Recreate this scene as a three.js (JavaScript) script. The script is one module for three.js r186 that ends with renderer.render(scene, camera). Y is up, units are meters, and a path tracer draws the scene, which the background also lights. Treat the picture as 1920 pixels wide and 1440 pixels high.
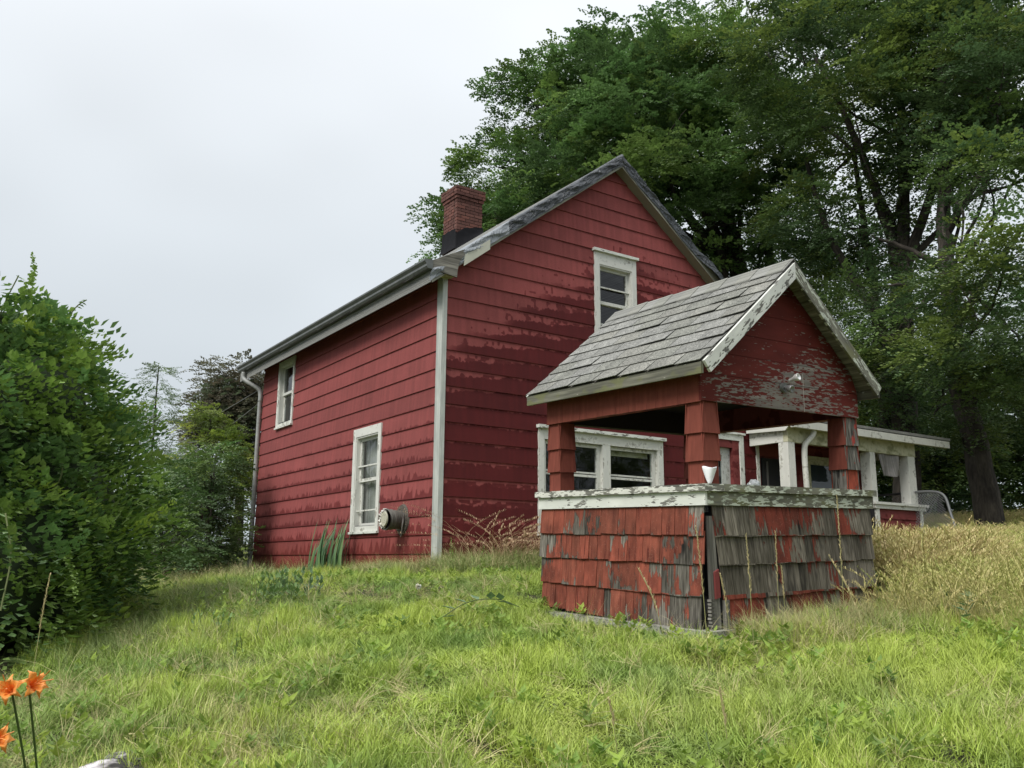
import * as THREE from 'three';
import { mergeGeometries } from 'three/addons/utils/BufferGeometryUtils.js';

// ---------------------------------------------------------------- camera, sky, sun, exposure
const scene = new THREE.Scene();
const camera = new THREE.PerspectiveCamera(47.15, 4 / 3, 0.05, 2000);
camera.rotation.order = 'YXZ';
camera.position.set(-5.747, -0.1176, 10.222);
camera.rotation.set(THREE.MathUtils.degToRad(11.52), THREE.MathUtils.degToRad(-34.019), THREE.MathUtils.degToRad(0.4222));
scene.add(camera);

const renderer = new THREE.WebGLRenderer({ antialias: true });
renderer.setSize(1024, 768);
renderer.toneMapping = THREE.LinearToneMapping;
renderer.toneMappingExposure = 2.05;
renderer.shadowMap.enabled = true;

// noise
function h2(x, y) { let n = Math.imul(x, 374761393) ^ Math.imul(y, 668265263); n = Math.imul(n ^ (n >>> 13), 1274126177); n ^= n >>> 16; return (n >>> 0) / 4294967296; }
function vn(x, y) {
  const xi = Math.floor(x), yi = Math.floor(y); let u = x - xi, v = y - yi; u = u * u * (3 - 2 * u); v = v * v * (3 - 2 * v);
  const a = h2(xi, yi), b = h2(xi + 1, yi), c = h2(xi, yi + 1), d = h2(xi + 1, yi + 1);
  return a + (b - a) * u + (c - a) * v + (a - b - c + d) * u * v;
}
function fbm(x, y, o = 4) { let s = 0, a = 0.5, t = 0; for (let i = 0; i < o; i++) { s += a * vn(x, y); t += a; a *= 0.5; x = x * 2.03 + 17.1; y = y * 2.01 + 9.7; } return s / t; }
function h3(x, y, z) { return h2(x + z * 57, y - z * 131); }
function vn3(x, y, z) { const zi = Math.floor(z); let w = z - zi; w = w * w * (3 - 2 * w); const o = zi * 37.7, p = (zi + 1) * 37.7; return vn(x + o, y - o) * (1 - w) + vn(x + p, y - p) * w; }
function rng(seed) { let s = seed >>> 0; return () => { s = (s + 0x6D2B79F5) | 0; let t = Math.imul(s ^ (s >>> 15), 1 | s); t = (t + Math.imul(t ^ (t >>> 7), 61 | t)) ^ t; return ((t ^ (t >>> 14)) >>> 0) / 4294967296; }; }
const clamp = (x, a = 0, b = 1) => Math.max(a, Math.min(b, x));
const sstep = (a, b, x) => { const t = clamp((x - a) / (b - a)); return t * t * (3 - 2 * t); };
const mix = (a, b, t) => a + (b - a) * t;
const mix3 = (a, b, t) => [mix(a[0], b[0], t), mix(a[1], b[1], t), mix(a[2], b[2], t)];

// overcast sky, brighter towards the zenith as overcast skies are
{
  const W = 1024, H = 512, d = new Float32Array(W * H * 4);
  for (let j = 0; j < H; j++) for (let i = 0; i < W; i++) {
    const el = ((j + 0.5) / H - 0.5) * Math.PI, az = ((i + 0.5) / W - 0.5) * 2 * Math.PI;
    const y = Math.sin(el), x = Math.cos(el) * Math.cos(az), z = Math.cos(el) * Math.sin(az);
    const s = Math.max(0, y);
    let L = 0.335 + 0.09 * s + 0.36 * s * s;
    const n = vn3(x * 2.2 + 5, y * 4.2 + 3, z * 2.2 + 9) * 0.5 + vn3(x * 5 + 1, y * 9 + 3, z * 5 + 4) * 0.3 + vn3(x * 11 + 1, y * 20 + 3, z * 11 + 4) * 0.2;
    L *= 0.84 + 0.32 * n;
    const w = sstep(0.05, 0.75, s);
    const o = (j * W + i) * 4;
    d[o] = L * mix(0.915, 0.965, w); d[o + 1] = L * mix(1.005, 1.0, w); d[o + 2] = L * mix(1.08, 1.045, w); d[o + 3] = 1;
  }
  const t = new THREE.DataTexture(d, W, H, THREE.RGBAFormat, THREE.FloatType);
  t.mapping = THREE.EquirectangularReflectionMapping; t.magFilter = t.minFilter = THREE.LinearFilter; t.needsUpdate = true;
  scene.background = t; scene.environment = t;
}
const sun = new THREE.DirectionalLight(new THREE.Color().setRGB(1, 0.97, 0.92), 1.5);
sun.position.set(-30, 34, 9); sun.castShadow = true; sun.shadow.radius = 50;
sun.shadow.camera.left = sun.shadow.camera.bottom = -30; sun.shadow.camera.right = sun.shadow.camera.top = 30; sun.shadow.camera.far = 120;
scene.add(sun); scene.add(sun.target);

// ---------------------------------------------------------------- helpers
const used = {};
function numbered(n) { const k = used[n] = (used[n] ?? -1) + 1; return k ? `${n}_${String(k).padStart(3, '0')}` : n; }
function tag(o, label, category, group) { o.userData.label = label; o.userData.category = category; if (group) o.userData.group = group; return o; }
function thing(name, label, category, pos = [0, 0, 0], group) {
  const g = new THREE.Group(); g.name = numbered(name); g.position.set(...pos); scene.add(g); return tag(g, label, category, group);
}
function part(parent, name, geo, mat) { const m = new THREE.Mesh(geo, mat); m.name = name; m.castShadow = m.receiveShadow = true; parent.add(m); return m; }
function grp(parent, name) { const g = new THREE.Group(); g.name = name; parent.add(g); return g; }
function G(pos, uv, idx, nor) {
  const g = new THREE.BufferGeometry(); g.setAttribute('position', new THREE.Float32BufferAttribute(pos, 3));
  g.setAttribute('uv', new THREE.Float32BufferAttribute(uv ?? new Array(pos.length / 3 * 2).fill(0), 2));
  if (idx) g.setIndex(idx); if (nor) g.setAttribute('normal', new THREE.Float32BufferAttribute(nor, 3)); else g.computeVertexNormals(); return g;
}
const QF = [[0, 1, 2, 3], [5, 4, 7, 6], [4, 0, 3, 7], [1, 5, 6, 2], [3, 2, 6, 7], [4, 5, 1, 0]];
// eight corners: front BL BR TR TL, back BL BR TR TL; uv by corner of the front
function hexa(p, uv4) {
  const P = [], U = [];
  for (const f of QF) for (const k of [0, 1, 2, 0, 2, 3]) { const i = f[k]; P.push(...p[i]); U.push(...uv4[i % 4]); }
  return G(P, U);
}
// box with uv in metres, grain (u) along its longest side
function box(x0, x1, y0, y1, z0, z1, sc = 1, off) {
  const lo = [Math.min(x0, x1), Math.min(y0, y1), Math.min(z0, z1)], hi = [Math.max(x0, x1), Math.max(y0, y1), Math.max(z0, z1)];
  const L = [hi[0] - lo[0], hi[1] - lo[1], hi[2] - lo[2]]; const P = [], U = [], o = off ?? [lo[0] * 1.37 + lo[2] * 0.71, lo[1] * 1.13 + lo[2] * 0.53];
  const c = [[lo[0], lo[1], hi[2]], [hi[0], lo[1], hi[2]], [hi[0], hi[1], hi[2]], [lo[0], hi[1], hi[2]], [lo[0], lo[1], lo[2]], [hi[0], lo[1], lo[2]], [hi[0], hi[1], lo[2]], [lo[0], hi[1], lo[2]]];
  const ax = [[0, 1], [0, 1], [2, 1], [2, 1], [0, 2], [0, 2]];
  QF.forEach((f, k) => { let [a, b] = ax[k]; if (L[b] > L[a]) [a, b] = [b, a]; for (const q of [0, 1, 2, 0, 2, 3]) { const v = c[f[q]]; P.push(...v); U.push((v[a] - lo[a]) * sc + o[0] + k * 0.37, (v[b] - lo[b]) * sc + o[1] + k * 0.21); } });
  return G(P, U);
}
const M4 = () => new THREE.Matrix4();
function tube(pts, radii, seg = 6, capEnds = true) {
  const P = [], U = [], I = []; const n = pts.length; let up = new THREE.Vector3(0.31, 0.2, 0.93), len = 0;
  const V = pts.map(p => Array.isArray(p) ? new THREE.Vector3(...p) : p);
  for (let i = 0; i < n; i++) {
    const t = new THREE.Vector3().subVectors(V[Math.min(n - 1, i + 1)], V[Math.max(0, i - 1)]).normalize();
    const a = new THREE.Vector3().crossVectors(up, t); if (a.lengthSq() < 1e-4) a.set(1, 0, 0); a.normalize(); const b = new THREE.Vector3().crossVectors(t, a); up = b.clone();
    const r = Array.isArray(radii) ? radii[i] : radii; if (i) len += V[i].distanceTo(V[i - 1]);
    for (let k = 0; k <= seg; k++) { const w = k / seg * 2 * Math.PI; P.push(V[i].x + r * (Math.cos(w) * a.x + Math.sin(w) * b.x), V[i].y + r * (Math.cos(w) * a.y + Math.sin(w) * b.y), V[i].z + r * (Math.cos(w) * a.z + Math.sin(w) * b.z)); U.push(k / seg * Math.max(0.3, 6.28 * r), len); }
  }
  const s = seg + 1;
  for (let i = 0; i < n - 1; i++) for (let k = 0; k < seg; k++) { const q = i * s + k; I.push(q, q + 1, q + s, q + 1, q + s + 1, q + s); }
  if (capEnds) for (const e of [0, n - 1]) { const c = P.length / 3; P.push(V[e].x, V[e].y, V[e].z); U.push(0, 0); for (let k = 0; k < seg; k++) e ? I.push(c, e * s + k, e * s + k + 1) : I.push(c, k + 1, k); }
  return G(P, U, I);
}
function smooth(pts, n) { const c = new THREE.CatmullRomCurve3(pts.map(p => new THREE.Vector3(...p))); return c.getPoints(n); }
function extrude(shapePts, depth, holes) {
  const s = new THREE.Shape(shapePts.map(p => new THREE.Vector2(...p)));
  for (const h of holes ?? []) s.holes.push(new THREE.Path([[h[0], h[2]], [h[1], h[2]], [h[1], h[3]], [h[0], h[3]]].map(p => new THREE.Vector2(...p))));
  return new THREE.ExtrudeGeometry(s, { depth, bevelEnabled: false });
}
function tex(w, h, fn, srgb = true, rep = true) {
  const d = new Uint8Array(w * h * 4);
  for (let j = 0; j < h; j++) for (let i = 0; i < w; i++) { const c = fn((i + 0.5) / w, (j + 0.5) / h, i, j), o = (j * w + i) * 4; if (Array.isArray(c)) { d[o] = clamp(c[0], 0, 255); d[o + 1] = clamp(c[1], 0, 255); d[o + 2] = clamp(c[2], 0, 255); } else d[o] = d[o + 1] = d[o + 2] = clamp(c, 0, 255); d[o + 3] = 255; }
  const t = new THREE.DataTexture(d, w, h); if (srgb) t.colorSpace = THREE.SRGBColorSpace; t.magFilter = THREE.LinearFilter; t.minFilter = THREE.LinearMipmapLinearFilter; t.generateMipmaps = true;
  t.wrapS = t.wrapT = rep ? THREE.RepeatWrapping : THREE.ClampToEdgeWrapping; t.needsUpdate = true; return t;
}
// tileable noise
function tn(u, v, f, g = f, o = 3) { let s = 0, a = 0.5, t = 0; for (let i = 0; i < o; i++) { const fx = f << i, fy = g << i; const x = u * fx, y = v * fy, xi = Math.floor(x), yi = Math.floor(y); let p = x - xi, q = y - yi; p = p * p * (3 - 2 * p); q = q * q * (3 - 2 * q); const X = (k) => ((k % fx) + fx) % fx + i * 311, Y = (k) => ((k % fy) + fy) % fy + i * 173; const A = h2(X(xi), Y(yi)), B = h2(X(xi + 1), Y(yi)), C = h2(X(xi), Y(yi + 1)), D = h2(X(xi + 1), Y(yi + 1)); s += a * (A + (B - A) * p + (C - A) * q + (A - B - C + D) * p * q); t += a; a *= 0.5; } return s / t; }
const std = (o) => new THREE.MeshStandardMaterial({ roughness: 0.8, side: THREE.DoubleSide, ...o });
const lin = (r, g, b) => new THREE.Color().setRGB(r, g, b);
const srgb = (r, g, b) => new THREE.Color(`rgb(${r},${g},${b})`);
function inst(name, geo, mat, mats, cols) {
  const m = new THREE.InstancedMesh(geo, mat, mats.length); m.name = name; m.castShadow = m.receiveShadow = true;
  for (let i = 0; i < mats.length; i++) { m.setMatrixAt(i, mats[i]); if (cols) m.setColorAt(i, cols[i]); }
  m.userData.kind = 'stuff'; return m;
}
const _q = new THREE.Quaternion(), _e = new THREE.Euler(), _p = new THREE.Vector3(), _s = new THREE.Vector3();
function place(x, y, z, rx, ry, rz, s, sy) { return M4().compose(_p.set(x, y, z), _q.setFromEuler(_e.set(rx, ry, rz, 'YXZ')), _s.set(s, sy ?? s, s)); }

// ---------------------------------------------------------------- ground
const CP = [[-5.75, 10.2, -1.75], [-3.67, 7.16, -1.0], [-5.25, 6.25, -1.05], [-2.24, 8.3, -.95], [-1.2, 5.9, -.62], [-1.22, 4.0, -.54], [.67, 5.88, -.5], [.67, 4, -.4], [0, 0, -.24], [0, -7.44, -.36], [3, 0, -.14], [6.3, .84, .05], [9.8, .84, .2], [6.8, 4.1, .10], [15.5, -1, .75], [.5, 7.05, -.52], [-4.83, 3.28, -.85], [-3.75, 1.45, -.6], [-1.07, -5.08, -.4], [-1.96, 3.17, -.5], [-12, 0, -2.0], [-10, 9, -2.3], [-14, -14, -1.2], [5, -20, .5], [25, -15, 1.6], [20, 8, 1.3], [3, 11, -.75], [-3, 13, -1.9], [0, -30, .3]];
const phi = (r2) => r2 > 1e-9 ? 0.5 * r2 * Math.log(r2) : 0;
const TP = (() => {
  const n = CP.length, N = n + 3, A = [];
  for (let i = 0; i < N; i++) { A.push(new Float64Array(N + 1)); }
  for (let i = 0; i < n; i++) { for (let j = 0; j < n; j++) A[i][j] = phi((CP[i][0] - CP[j][0]) ** 2 + (CP[i][1] - CP[j][1]) ** 2) + (i === j ? 0.3 : 0); A[i][n] = A[n][i] = 1; A[i][n + 1] = A[n + 1][i] = CP[i][0]; A[i][n + 2] = A[n + 2][i] = CP[i][1]; A[i][N] = CP[i][2]; }
  for (let c = 0; c < N; c++) { let p = c; for (let r = c; r < N; r++) if (Math.abs(A[r][c]) > Math.abs(A[p][c])) p = r; [A[c], A[p]] = [A[p], A[c]]; for (let r = 0; r < N; r++) if (r !== c) { const f = A[r][c] / A[c][c]; if (f) for (let k = c; k <= N; k++) A[r][k] -= f * A[c][k]; } }
  return A.map((r, i) => r[N] / r[i]);
})();
function groundY(x, z) {
  const d = Math.hypot(x - 2, z + 2), k = d > 24 ? 24 / d : 1; const X = 2 + (x - 2) * k, Z = -2 + (z + 2) * k;
  const n = CP.length; let s = TP[n] + TP[n + 1] * X + TP[n + 2] * Z;
  for (let i = 0; i < n; i++) s += TP[i] * phi((X - CP[i][0]) ** 2 + (Z - CP[i][1]) ** 2);
  s = clamp(s, -3, 3); return s + 0.07 * (fbm(x * 0.9, z * 0.9, 2) - 0.5) + 0.03 * (vn(x * 3.1, z * 3.1) - 0.5);
}
const T = {};
T.soil = tex(512, 512, (u, v) => { const n = tn(u, v, 8, 8, 5), m = tn(u + .3, v, 32, 32, 3); return mix3([34, 36, 20], [74, 72, 38], clamp(n * 0.8 + m * 0.4 - 0.15)); });
{
  const xs = []; for (let a = -300; a < -16; a += 24) xs.push(a); for (let a = -16; a <= 24; a += 0.25) xs.push(a); for (let a = 36; a <= 320; a += 24) xs.push(a);
  const zs = xs.map(a => a - 4), P = [], U = [], I = [];
  for (const z of zs) for (const x of xs) { P.push(x, groundY(x, z), z); U.push(x / 2, z / 2); }
  const n = xs.length; for (let j = 0; j < n - 1; j++) for (let i = 0; i < n - 1; i++) { const q = j * n + i; I.push(q, q + n, q + 1, q + 1, q + n, q + n + 1); }
  const m = new THREE.Mesh(G(P, U, I), std({ map: T.soil, roughness: 1 })); m.name = 'ground'; m.receiveShadow = true; m.userData = { kind: 'structure', label: 'sloping grassy ground rising from the viewer to the house' }; scene.add(m);
}

// ---------------------------------------------------------------- materials
const RED_D = [133, 71, 69], RED_W = [78, 25, 26];
function wallTex(W, x0, Hh, fn) {
  const w = 2048, h = Hh > 5 ? 2048 : 1024, tall = Hh, rough = new Uint8Array(w * h);
  const t = tex(w, h, (u, v, i, j) => {
    const x = x0 + u * W, y = -0.5 + v * tall, c = Math.floor(y / 0.25), f = y / 0.25 - c;
    const wet = fn(x, y, c, f); rough[j * w + i] = 215 - 45 * wet;
    const d = 1 + 0.16 * (fbm(x * 1.3, y * 2.5 + c * 3, 3) - 0.5) + 0.10 * (vn(x * 26, c * 9.1) - 0.5) + 0.07 * (vn(x * 120, y * 90) - 0.5) + 0.10 * (h2(c, 77) - 0.5);
    let k = mix3(RED_D, RED_W, wet * 0.92);
    const dirt = sstep(0.45, -0.25, y) * (0.4 + 0.6 * fbm(x * 5, y * 5, 3)); k = mix3(k, [108, 46, 30], dirt * 0.55);
    return [k[0] * d, k[1] * d, k[2] * d];
  }, true, false);
  const r = tex(w >> 1, h >> 1, (u, v, i, j) => rough[(j * 2) * w + i * 2], false, false);
  return [t, r];
}
const [tFront, rFront] = wallTex(6.3, 0, 7.0, (x, y, c, f) => {
  const ys = x < 3.3 ? 3.15 + 0.62 * x : 5.2 - 0.35 * (x - 3.3);
  let w = (ys - y + 0.35 * (fbm(x * 2.2, y * 1.5, 2) - 0.5)) / 1.35; w = clamp(w);
  const low = mix(1, 0.72, sstep(1.6, 0.6, y));
  const edge = w * 0.98 * low - 0.05 + 0.42 * (fbm(x * 5.5, c * 7.3, 3) - 0.5) + 0.16 * (vn(x * 34, c * 3.7) - 0.5);
  const film = sstep(-0.04, 0.05, edge - f) * sstep(0.22, 0.5, w);
  const sp = sstep(0.05, -0.02, vn(x * 22, y * 17) - (0.06 + 0.55 * w)) * sstep(0.02, 0.2, w) * (f < 0.95 - 0.1 * w ? 1 : 0.2);
  return clamp(Math.max(film, sp * (0.55 + 0.3 * w)));
});
const [tLeft, rLeft] = wallTex(7.46, -7.46, 4.6, (x, y, c, f) => {
  let w = clamp((2.25 - y) / 2.3) * mix(0.75, 1.15, sstep(-6, -0.5, x)) + 0.12 * (fbm(x * 1.1, c * 5.1, 2) - 0.5) * (y < 2.2 ? 1 : 0);
  const edge = w * (0.08 + 1.15 * Math.pow(vn(x * 23, c * 5.7), 1.6)) * (0.55 + 0.9 * fbm(x * 2.1, c * 9.3, 2)) * (0.75 + 0.5 * vn(x * 70, f * 3 + c * 4));
  return clamp(sstep(-0.02, 0.07, edge - f)) * 0.62;
});
const phys = (o) => new THREE.MeshPhysicalMaterial({ roughness: .8, side: THREE.DoubleSide, specularIntensity: .35, ...o });
const mFront = phys({ map: tFront, roughnessMap: rFront, roughness: 1 }), mLeft = phys({ map: tLeft, roughnessMap: rLeft, roughness: 1 });
T.redplain = tex(512, 512, (u, v) => { const n = tn(u, v, 4, 4, 4), m = tn(u, v, 40, 6, 2); const wet = sstep(0.5, 0.6, tn(u, v, 10, 8, 3)); const k = mix3(RED_D, RED_W, 0.25 + wet * 0.5); const d = 0.85 + 0.3 * n + 0.1 * (m - .5); return [k[0] * d, k[1] * d, k[2] * d]; });
const mRed = phys({ map: T.redplain, roughness: 0.7 });
// grey weathered wood, grain along u
const grain = (u, v, s = 0) => { const g = tn(u + s, v, 3, 48, 3), f = tn(u, v + s, 6, 128, 2), k = tn(u, v, 4, 10, 2); return clamp(0.5 + 0.9 * (g - 0.5) + 0.5 * (f - 0.5) + 0.5 * (k - 0.5)); };
T.wood = tex(1024, 512, (u, v) => { const g = grain(u, v); return mix3([62, 60, 55], [158, 154, 146], g); });
function peel(seed, lo, hi, paint, wood1, wood2, moss) {
  return tex(1024, 512, (u, v) => {
    const g = grain(u, v, seed), big = tn(u + seed, v, 4, 4, 4), fl = tn(u, v + seed, 10, 36, 4);
    const m = sstep(lo, hi, (big - .5) * 0.42 + (fl - .5) * 0.55 + (tn(u, v + seed, 26, 110, 3) - .5) * .6 + .55); let wd = mix3(wood1, wood2, g);
    if (moss) wd = mix3(wd, [110, 112, 72], sstep(0.5, 0.75, tn(u, v, 6, 12, 3)) * moss);
    const p = 1 + 0.14 * (tn(u, v, 8, 16, 3) - 0.5); const k = mix3(wd, [paint[0] * p, paint[1] * p, paint[2] * p], m); const e = Math.abs(m - 0.5) < 0.25 ? 0.86 : 1; return [k[0] * e, k[1] * e, k[2] * e];
  });
}
T.peelW = peel(0.13, 0.50, 0.55, [208, 208, 198], [70, 70, 64], [140, 138, 128]);
T.peelWmore = peel(0.37, 0.32, 0.37, [210, 212, 204], [70, 70, 66], [146, 144, 136]);
T.peelGreen = peel(0.71, 0.58, 0.63, [186, 192, 176], [72, 72, 62], [134, 133, 118], 0.6);
T.mossy = peel(0.51, 0.78, 0.84, [170, 170, 158], [58, 58, 50], [136, 134, 118], 0.7);
T.whitepaint = tex(512, 512, (u, v) => { const n = tn(u, v, 4, 12, 4), d = tn(u, v, 24, 24, 3); const k = 0.92 + 0.12 * n; const c = mix3([212, 212, 204], [150, 148, 138], sstep(0.58, 0.8, n * 0.55 + d * 0.5)); return [c[0] * k, c[1] * k, c[2] * k]; });
T.cream = tex(512, 512, (u, v) => { const n = tn(u, v, 4, 8, 4), d = tn(u, v, 20, 20, 3); return mix3([188, 186, 158], [126, 126, 92], sstep(0.4, 0.75, n * 0.6 + d * 0.4)); });
const mat = (t, o = {}) => std({ map: t, bumpMap: t, bumpScale: 0.004, roughness: 0.85, ...o });
const mWood = mat(T.wood), mPeel = mat(T.peelW), mPeelMore = mat(T.peelWmore), mPeelGreen = mat(T.peelGreen), mMossy = mat(T.mossy), mWhite = std({ map: T.whitepaint, roughness: 0.55 }), mCream = std({ map: T.cream, roughness: 0.7 });
T.trim = tex(512, 256, (u, v) => { const g = grain(u, v), n = tn(u, v, 5, 8, 4); return mix3([128, 132, 128], [196, 199, 192], clamp(.25 + g * .45 + n * .5)); });
const mGrayTrim = std({ map: T.trim, roughness: 0.7 });
T.metal = tex(256, 256, (u, v) => { const n = tn(u, v, 4, 12, 4), s = tn(u, v, 2, 40, 2); return mix3([120, 122, 120], [176, 178, 176], n * 0.6 + s * 0.4); });
const mGutter = std({ map: T.metal, color: lin(0.42, 0.43, 0.42), roughness: 0.45, metalness: 0.3 });
const mGutterW = std({ map: T.whitepaint, color: lin(0.85, 0.85, 0.83), roughness: 0.45 });
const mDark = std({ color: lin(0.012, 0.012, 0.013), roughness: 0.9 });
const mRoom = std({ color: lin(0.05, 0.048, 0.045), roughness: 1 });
const mGlass = new THREE.MeshPhysicalMaterial({ color: lin(0.8, 0.83, 0.82), transmission: 1, thickness: 0, roughness: 0.02, ior: 1.5, side: THREE.DoubleSide });
{ T.wavy = tex(256, 256, (u, v) => 255 * tn(u, v, 3, 4, 2)); mGlass.bumpMap = T.wavy; mGlass.bumpScale = .006; }
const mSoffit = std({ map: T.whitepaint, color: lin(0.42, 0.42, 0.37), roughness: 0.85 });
T.curtain = tex(256, 256, (u, v) => { const s = tn(u, 0.5, 14, 1, 3), n = tn(u, v, 6, 6, 3); const k = 120 + 90 * s + 25 * (n - 0.5); return [k, k, k * 0.97]; });
const mCurtain = std({ map: T.curtain, roughness: 1 });

// ---------------------------------------------------------------- house
const W = 6.3, L = 7.46, SL = 0.757, RIDGE = 6.215, EAVE = RIDGE - SL * 3.15;      // under side of the roof: y = RIDGE - SL |x - 3.15|
const house = thing('red_house', 'two storey red clapboard house with grey tarp along its gable roof and a brick chimney', 'house');
const frontWin = [2.68, 3.55, 3.05, 4.72], bigWin = [1.60, 4.04, 0.32, 1.80], door = [4.62, 5.93, -0.15, 2.06];
const w1 = [-6.52, -5.64, 2.44, 3.745], w2 = [-2.757, -1.758, 0.341, 1.95];
const inner = (r, a = 0.09, t = a, b = a) => [r[0] + a, r[1] - a, r[2] + b, r[3] - t];
// walls: backing shell with real openings, boards on top
const rotL = -Math.PI / 2;
function shell(name, pts, holes, mat, rot) { const g = extrude(pts, 0.12, holes); g.translate(0, 0, -0.12); const m = part(house, name, g, mat); if (rot) m.rotation.y = rot; return m; }
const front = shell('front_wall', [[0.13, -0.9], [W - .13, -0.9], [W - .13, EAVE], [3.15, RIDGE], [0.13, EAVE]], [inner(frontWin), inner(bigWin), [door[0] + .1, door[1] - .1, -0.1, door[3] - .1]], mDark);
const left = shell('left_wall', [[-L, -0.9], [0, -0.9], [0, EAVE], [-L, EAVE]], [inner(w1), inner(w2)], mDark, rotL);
part(house, 'right_wall', box(W - 0.12, W, -0.9, EAVE, -L, 0), mRed);
{ const g = extrude([[0.13, -0.9], [W - .13, -0.9], [W - .13, EAVE], [3.15, RIDGE], [0.13, EAVE]], 0.12); g.translate(0, 0, -L); part(house, 'back_wall', g, mRed); }
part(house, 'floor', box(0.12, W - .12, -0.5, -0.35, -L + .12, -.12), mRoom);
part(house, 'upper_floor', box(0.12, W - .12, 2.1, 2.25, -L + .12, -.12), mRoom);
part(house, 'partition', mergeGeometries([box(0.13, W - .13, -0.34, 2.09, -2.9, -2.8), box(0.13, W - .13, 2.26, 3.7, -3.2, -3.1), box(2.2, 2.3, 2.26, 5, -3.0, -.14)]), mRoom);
function boards(wall, x0, x1, yTop, holes, mat, uvW, uvX0, uvH, lim) {
  const r = rng(41);
  for (let c = -2; c * 0.25 < yTop; c++) {
    const yb = c * 0.25, yt = Math.min(yb + 0.25, yTop); if (yt - yb < 0.02) continue;
    const j = (r() - 0.5) * 0.006, j2 = (r() - 0.5) * 0.006;
    const put = (a, b, p, q) => {                       // piece a..b wide, p..q high
      if (b - a < 0.005 || q - p < 0.005) return;
      const [la, lb] = lim ? lim(p) : [x0, x1], [ta, tb] = lim ? lim(q) : [x0, x1];
      const A = Math.max(a, la), B = Math.min(b, lb), C = Math.max(a, ta), D = Math.min(b, tb); if (B - A < 0.01) return; const D2 = Math.max(D, C + 0.001);
      const th = (y) => 0.021 - 0.018 * (y - yb) / 0.25, dj = (x) => (p === yb ? mix(j, j2, (x - x0) / (x1 - x0)) : 0), uv = (x, y) => [(x - uvX0) / uvW, (y + 0.5) / uvH];
      part(wall, 'siding_board', hexa([[A, p + dj(A), th(p)], [B, p + dj(B), th(p)], [D2, q, th(q)], [C, q, th(q)], [A, p + dj(A), 0.0005], [B, p + dj(B), 0.0005], [D2, q, 0.0005], [C, q, 0.0005]], [uv(A, p), uv(B, p), uv(D2, q), uv(C, q)]), mat);
    };
    const hs = holes.filter(h => h[2] < yt && h[3] > yb).sort((a, b) => a[0] - b[0]); let x = x0;
    for (const h of hs) { put(x, h[0], yb, yt); put(h[0], h[1], Math.max(yb, h[3]), yt); put(h[0], h[1], yb, Math.min(yt, h[2])); x = h[1]; }
    put(x, x1, yb, yt);
  }
}
const cut = (r) => [r[0] + .02, r[1] - .02, r[2] + .02, r[3] - .02];
boards(front, 0.045, W - 0.05, RIDGE - 0.03, [cut(frontWin), cut(bigWin), cut(door)], mFront, 6.3, 0, 7.0, (y) => { const h = Math.max(0.001, (RIDGE - y) / SL); return [Math.max(0.045, 3.15 - h), Math.min(W - 0.05, 3.15 + h)]; });
boards(left, -L, -0.125, EAVE - 0.005, [cut(w1), cut(w2)], mLeft, 7.46, -7.46, 4.6);
// corner boards
part(house, 'corner_board', mergeGeometries([box(-0.028, 0.045, -0.32, 3.77, -0.002, 0.03), box(-0.028, -0.001, -0.32, 3.77, -0.125, -0.002)]), mGrayTrim);
part(house, 'corner_board', mergeGeometries([box(W - 0.05, W + 0.02, -0.1, 2.6, -0.002, 0.032)]), mWhite);

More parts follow.
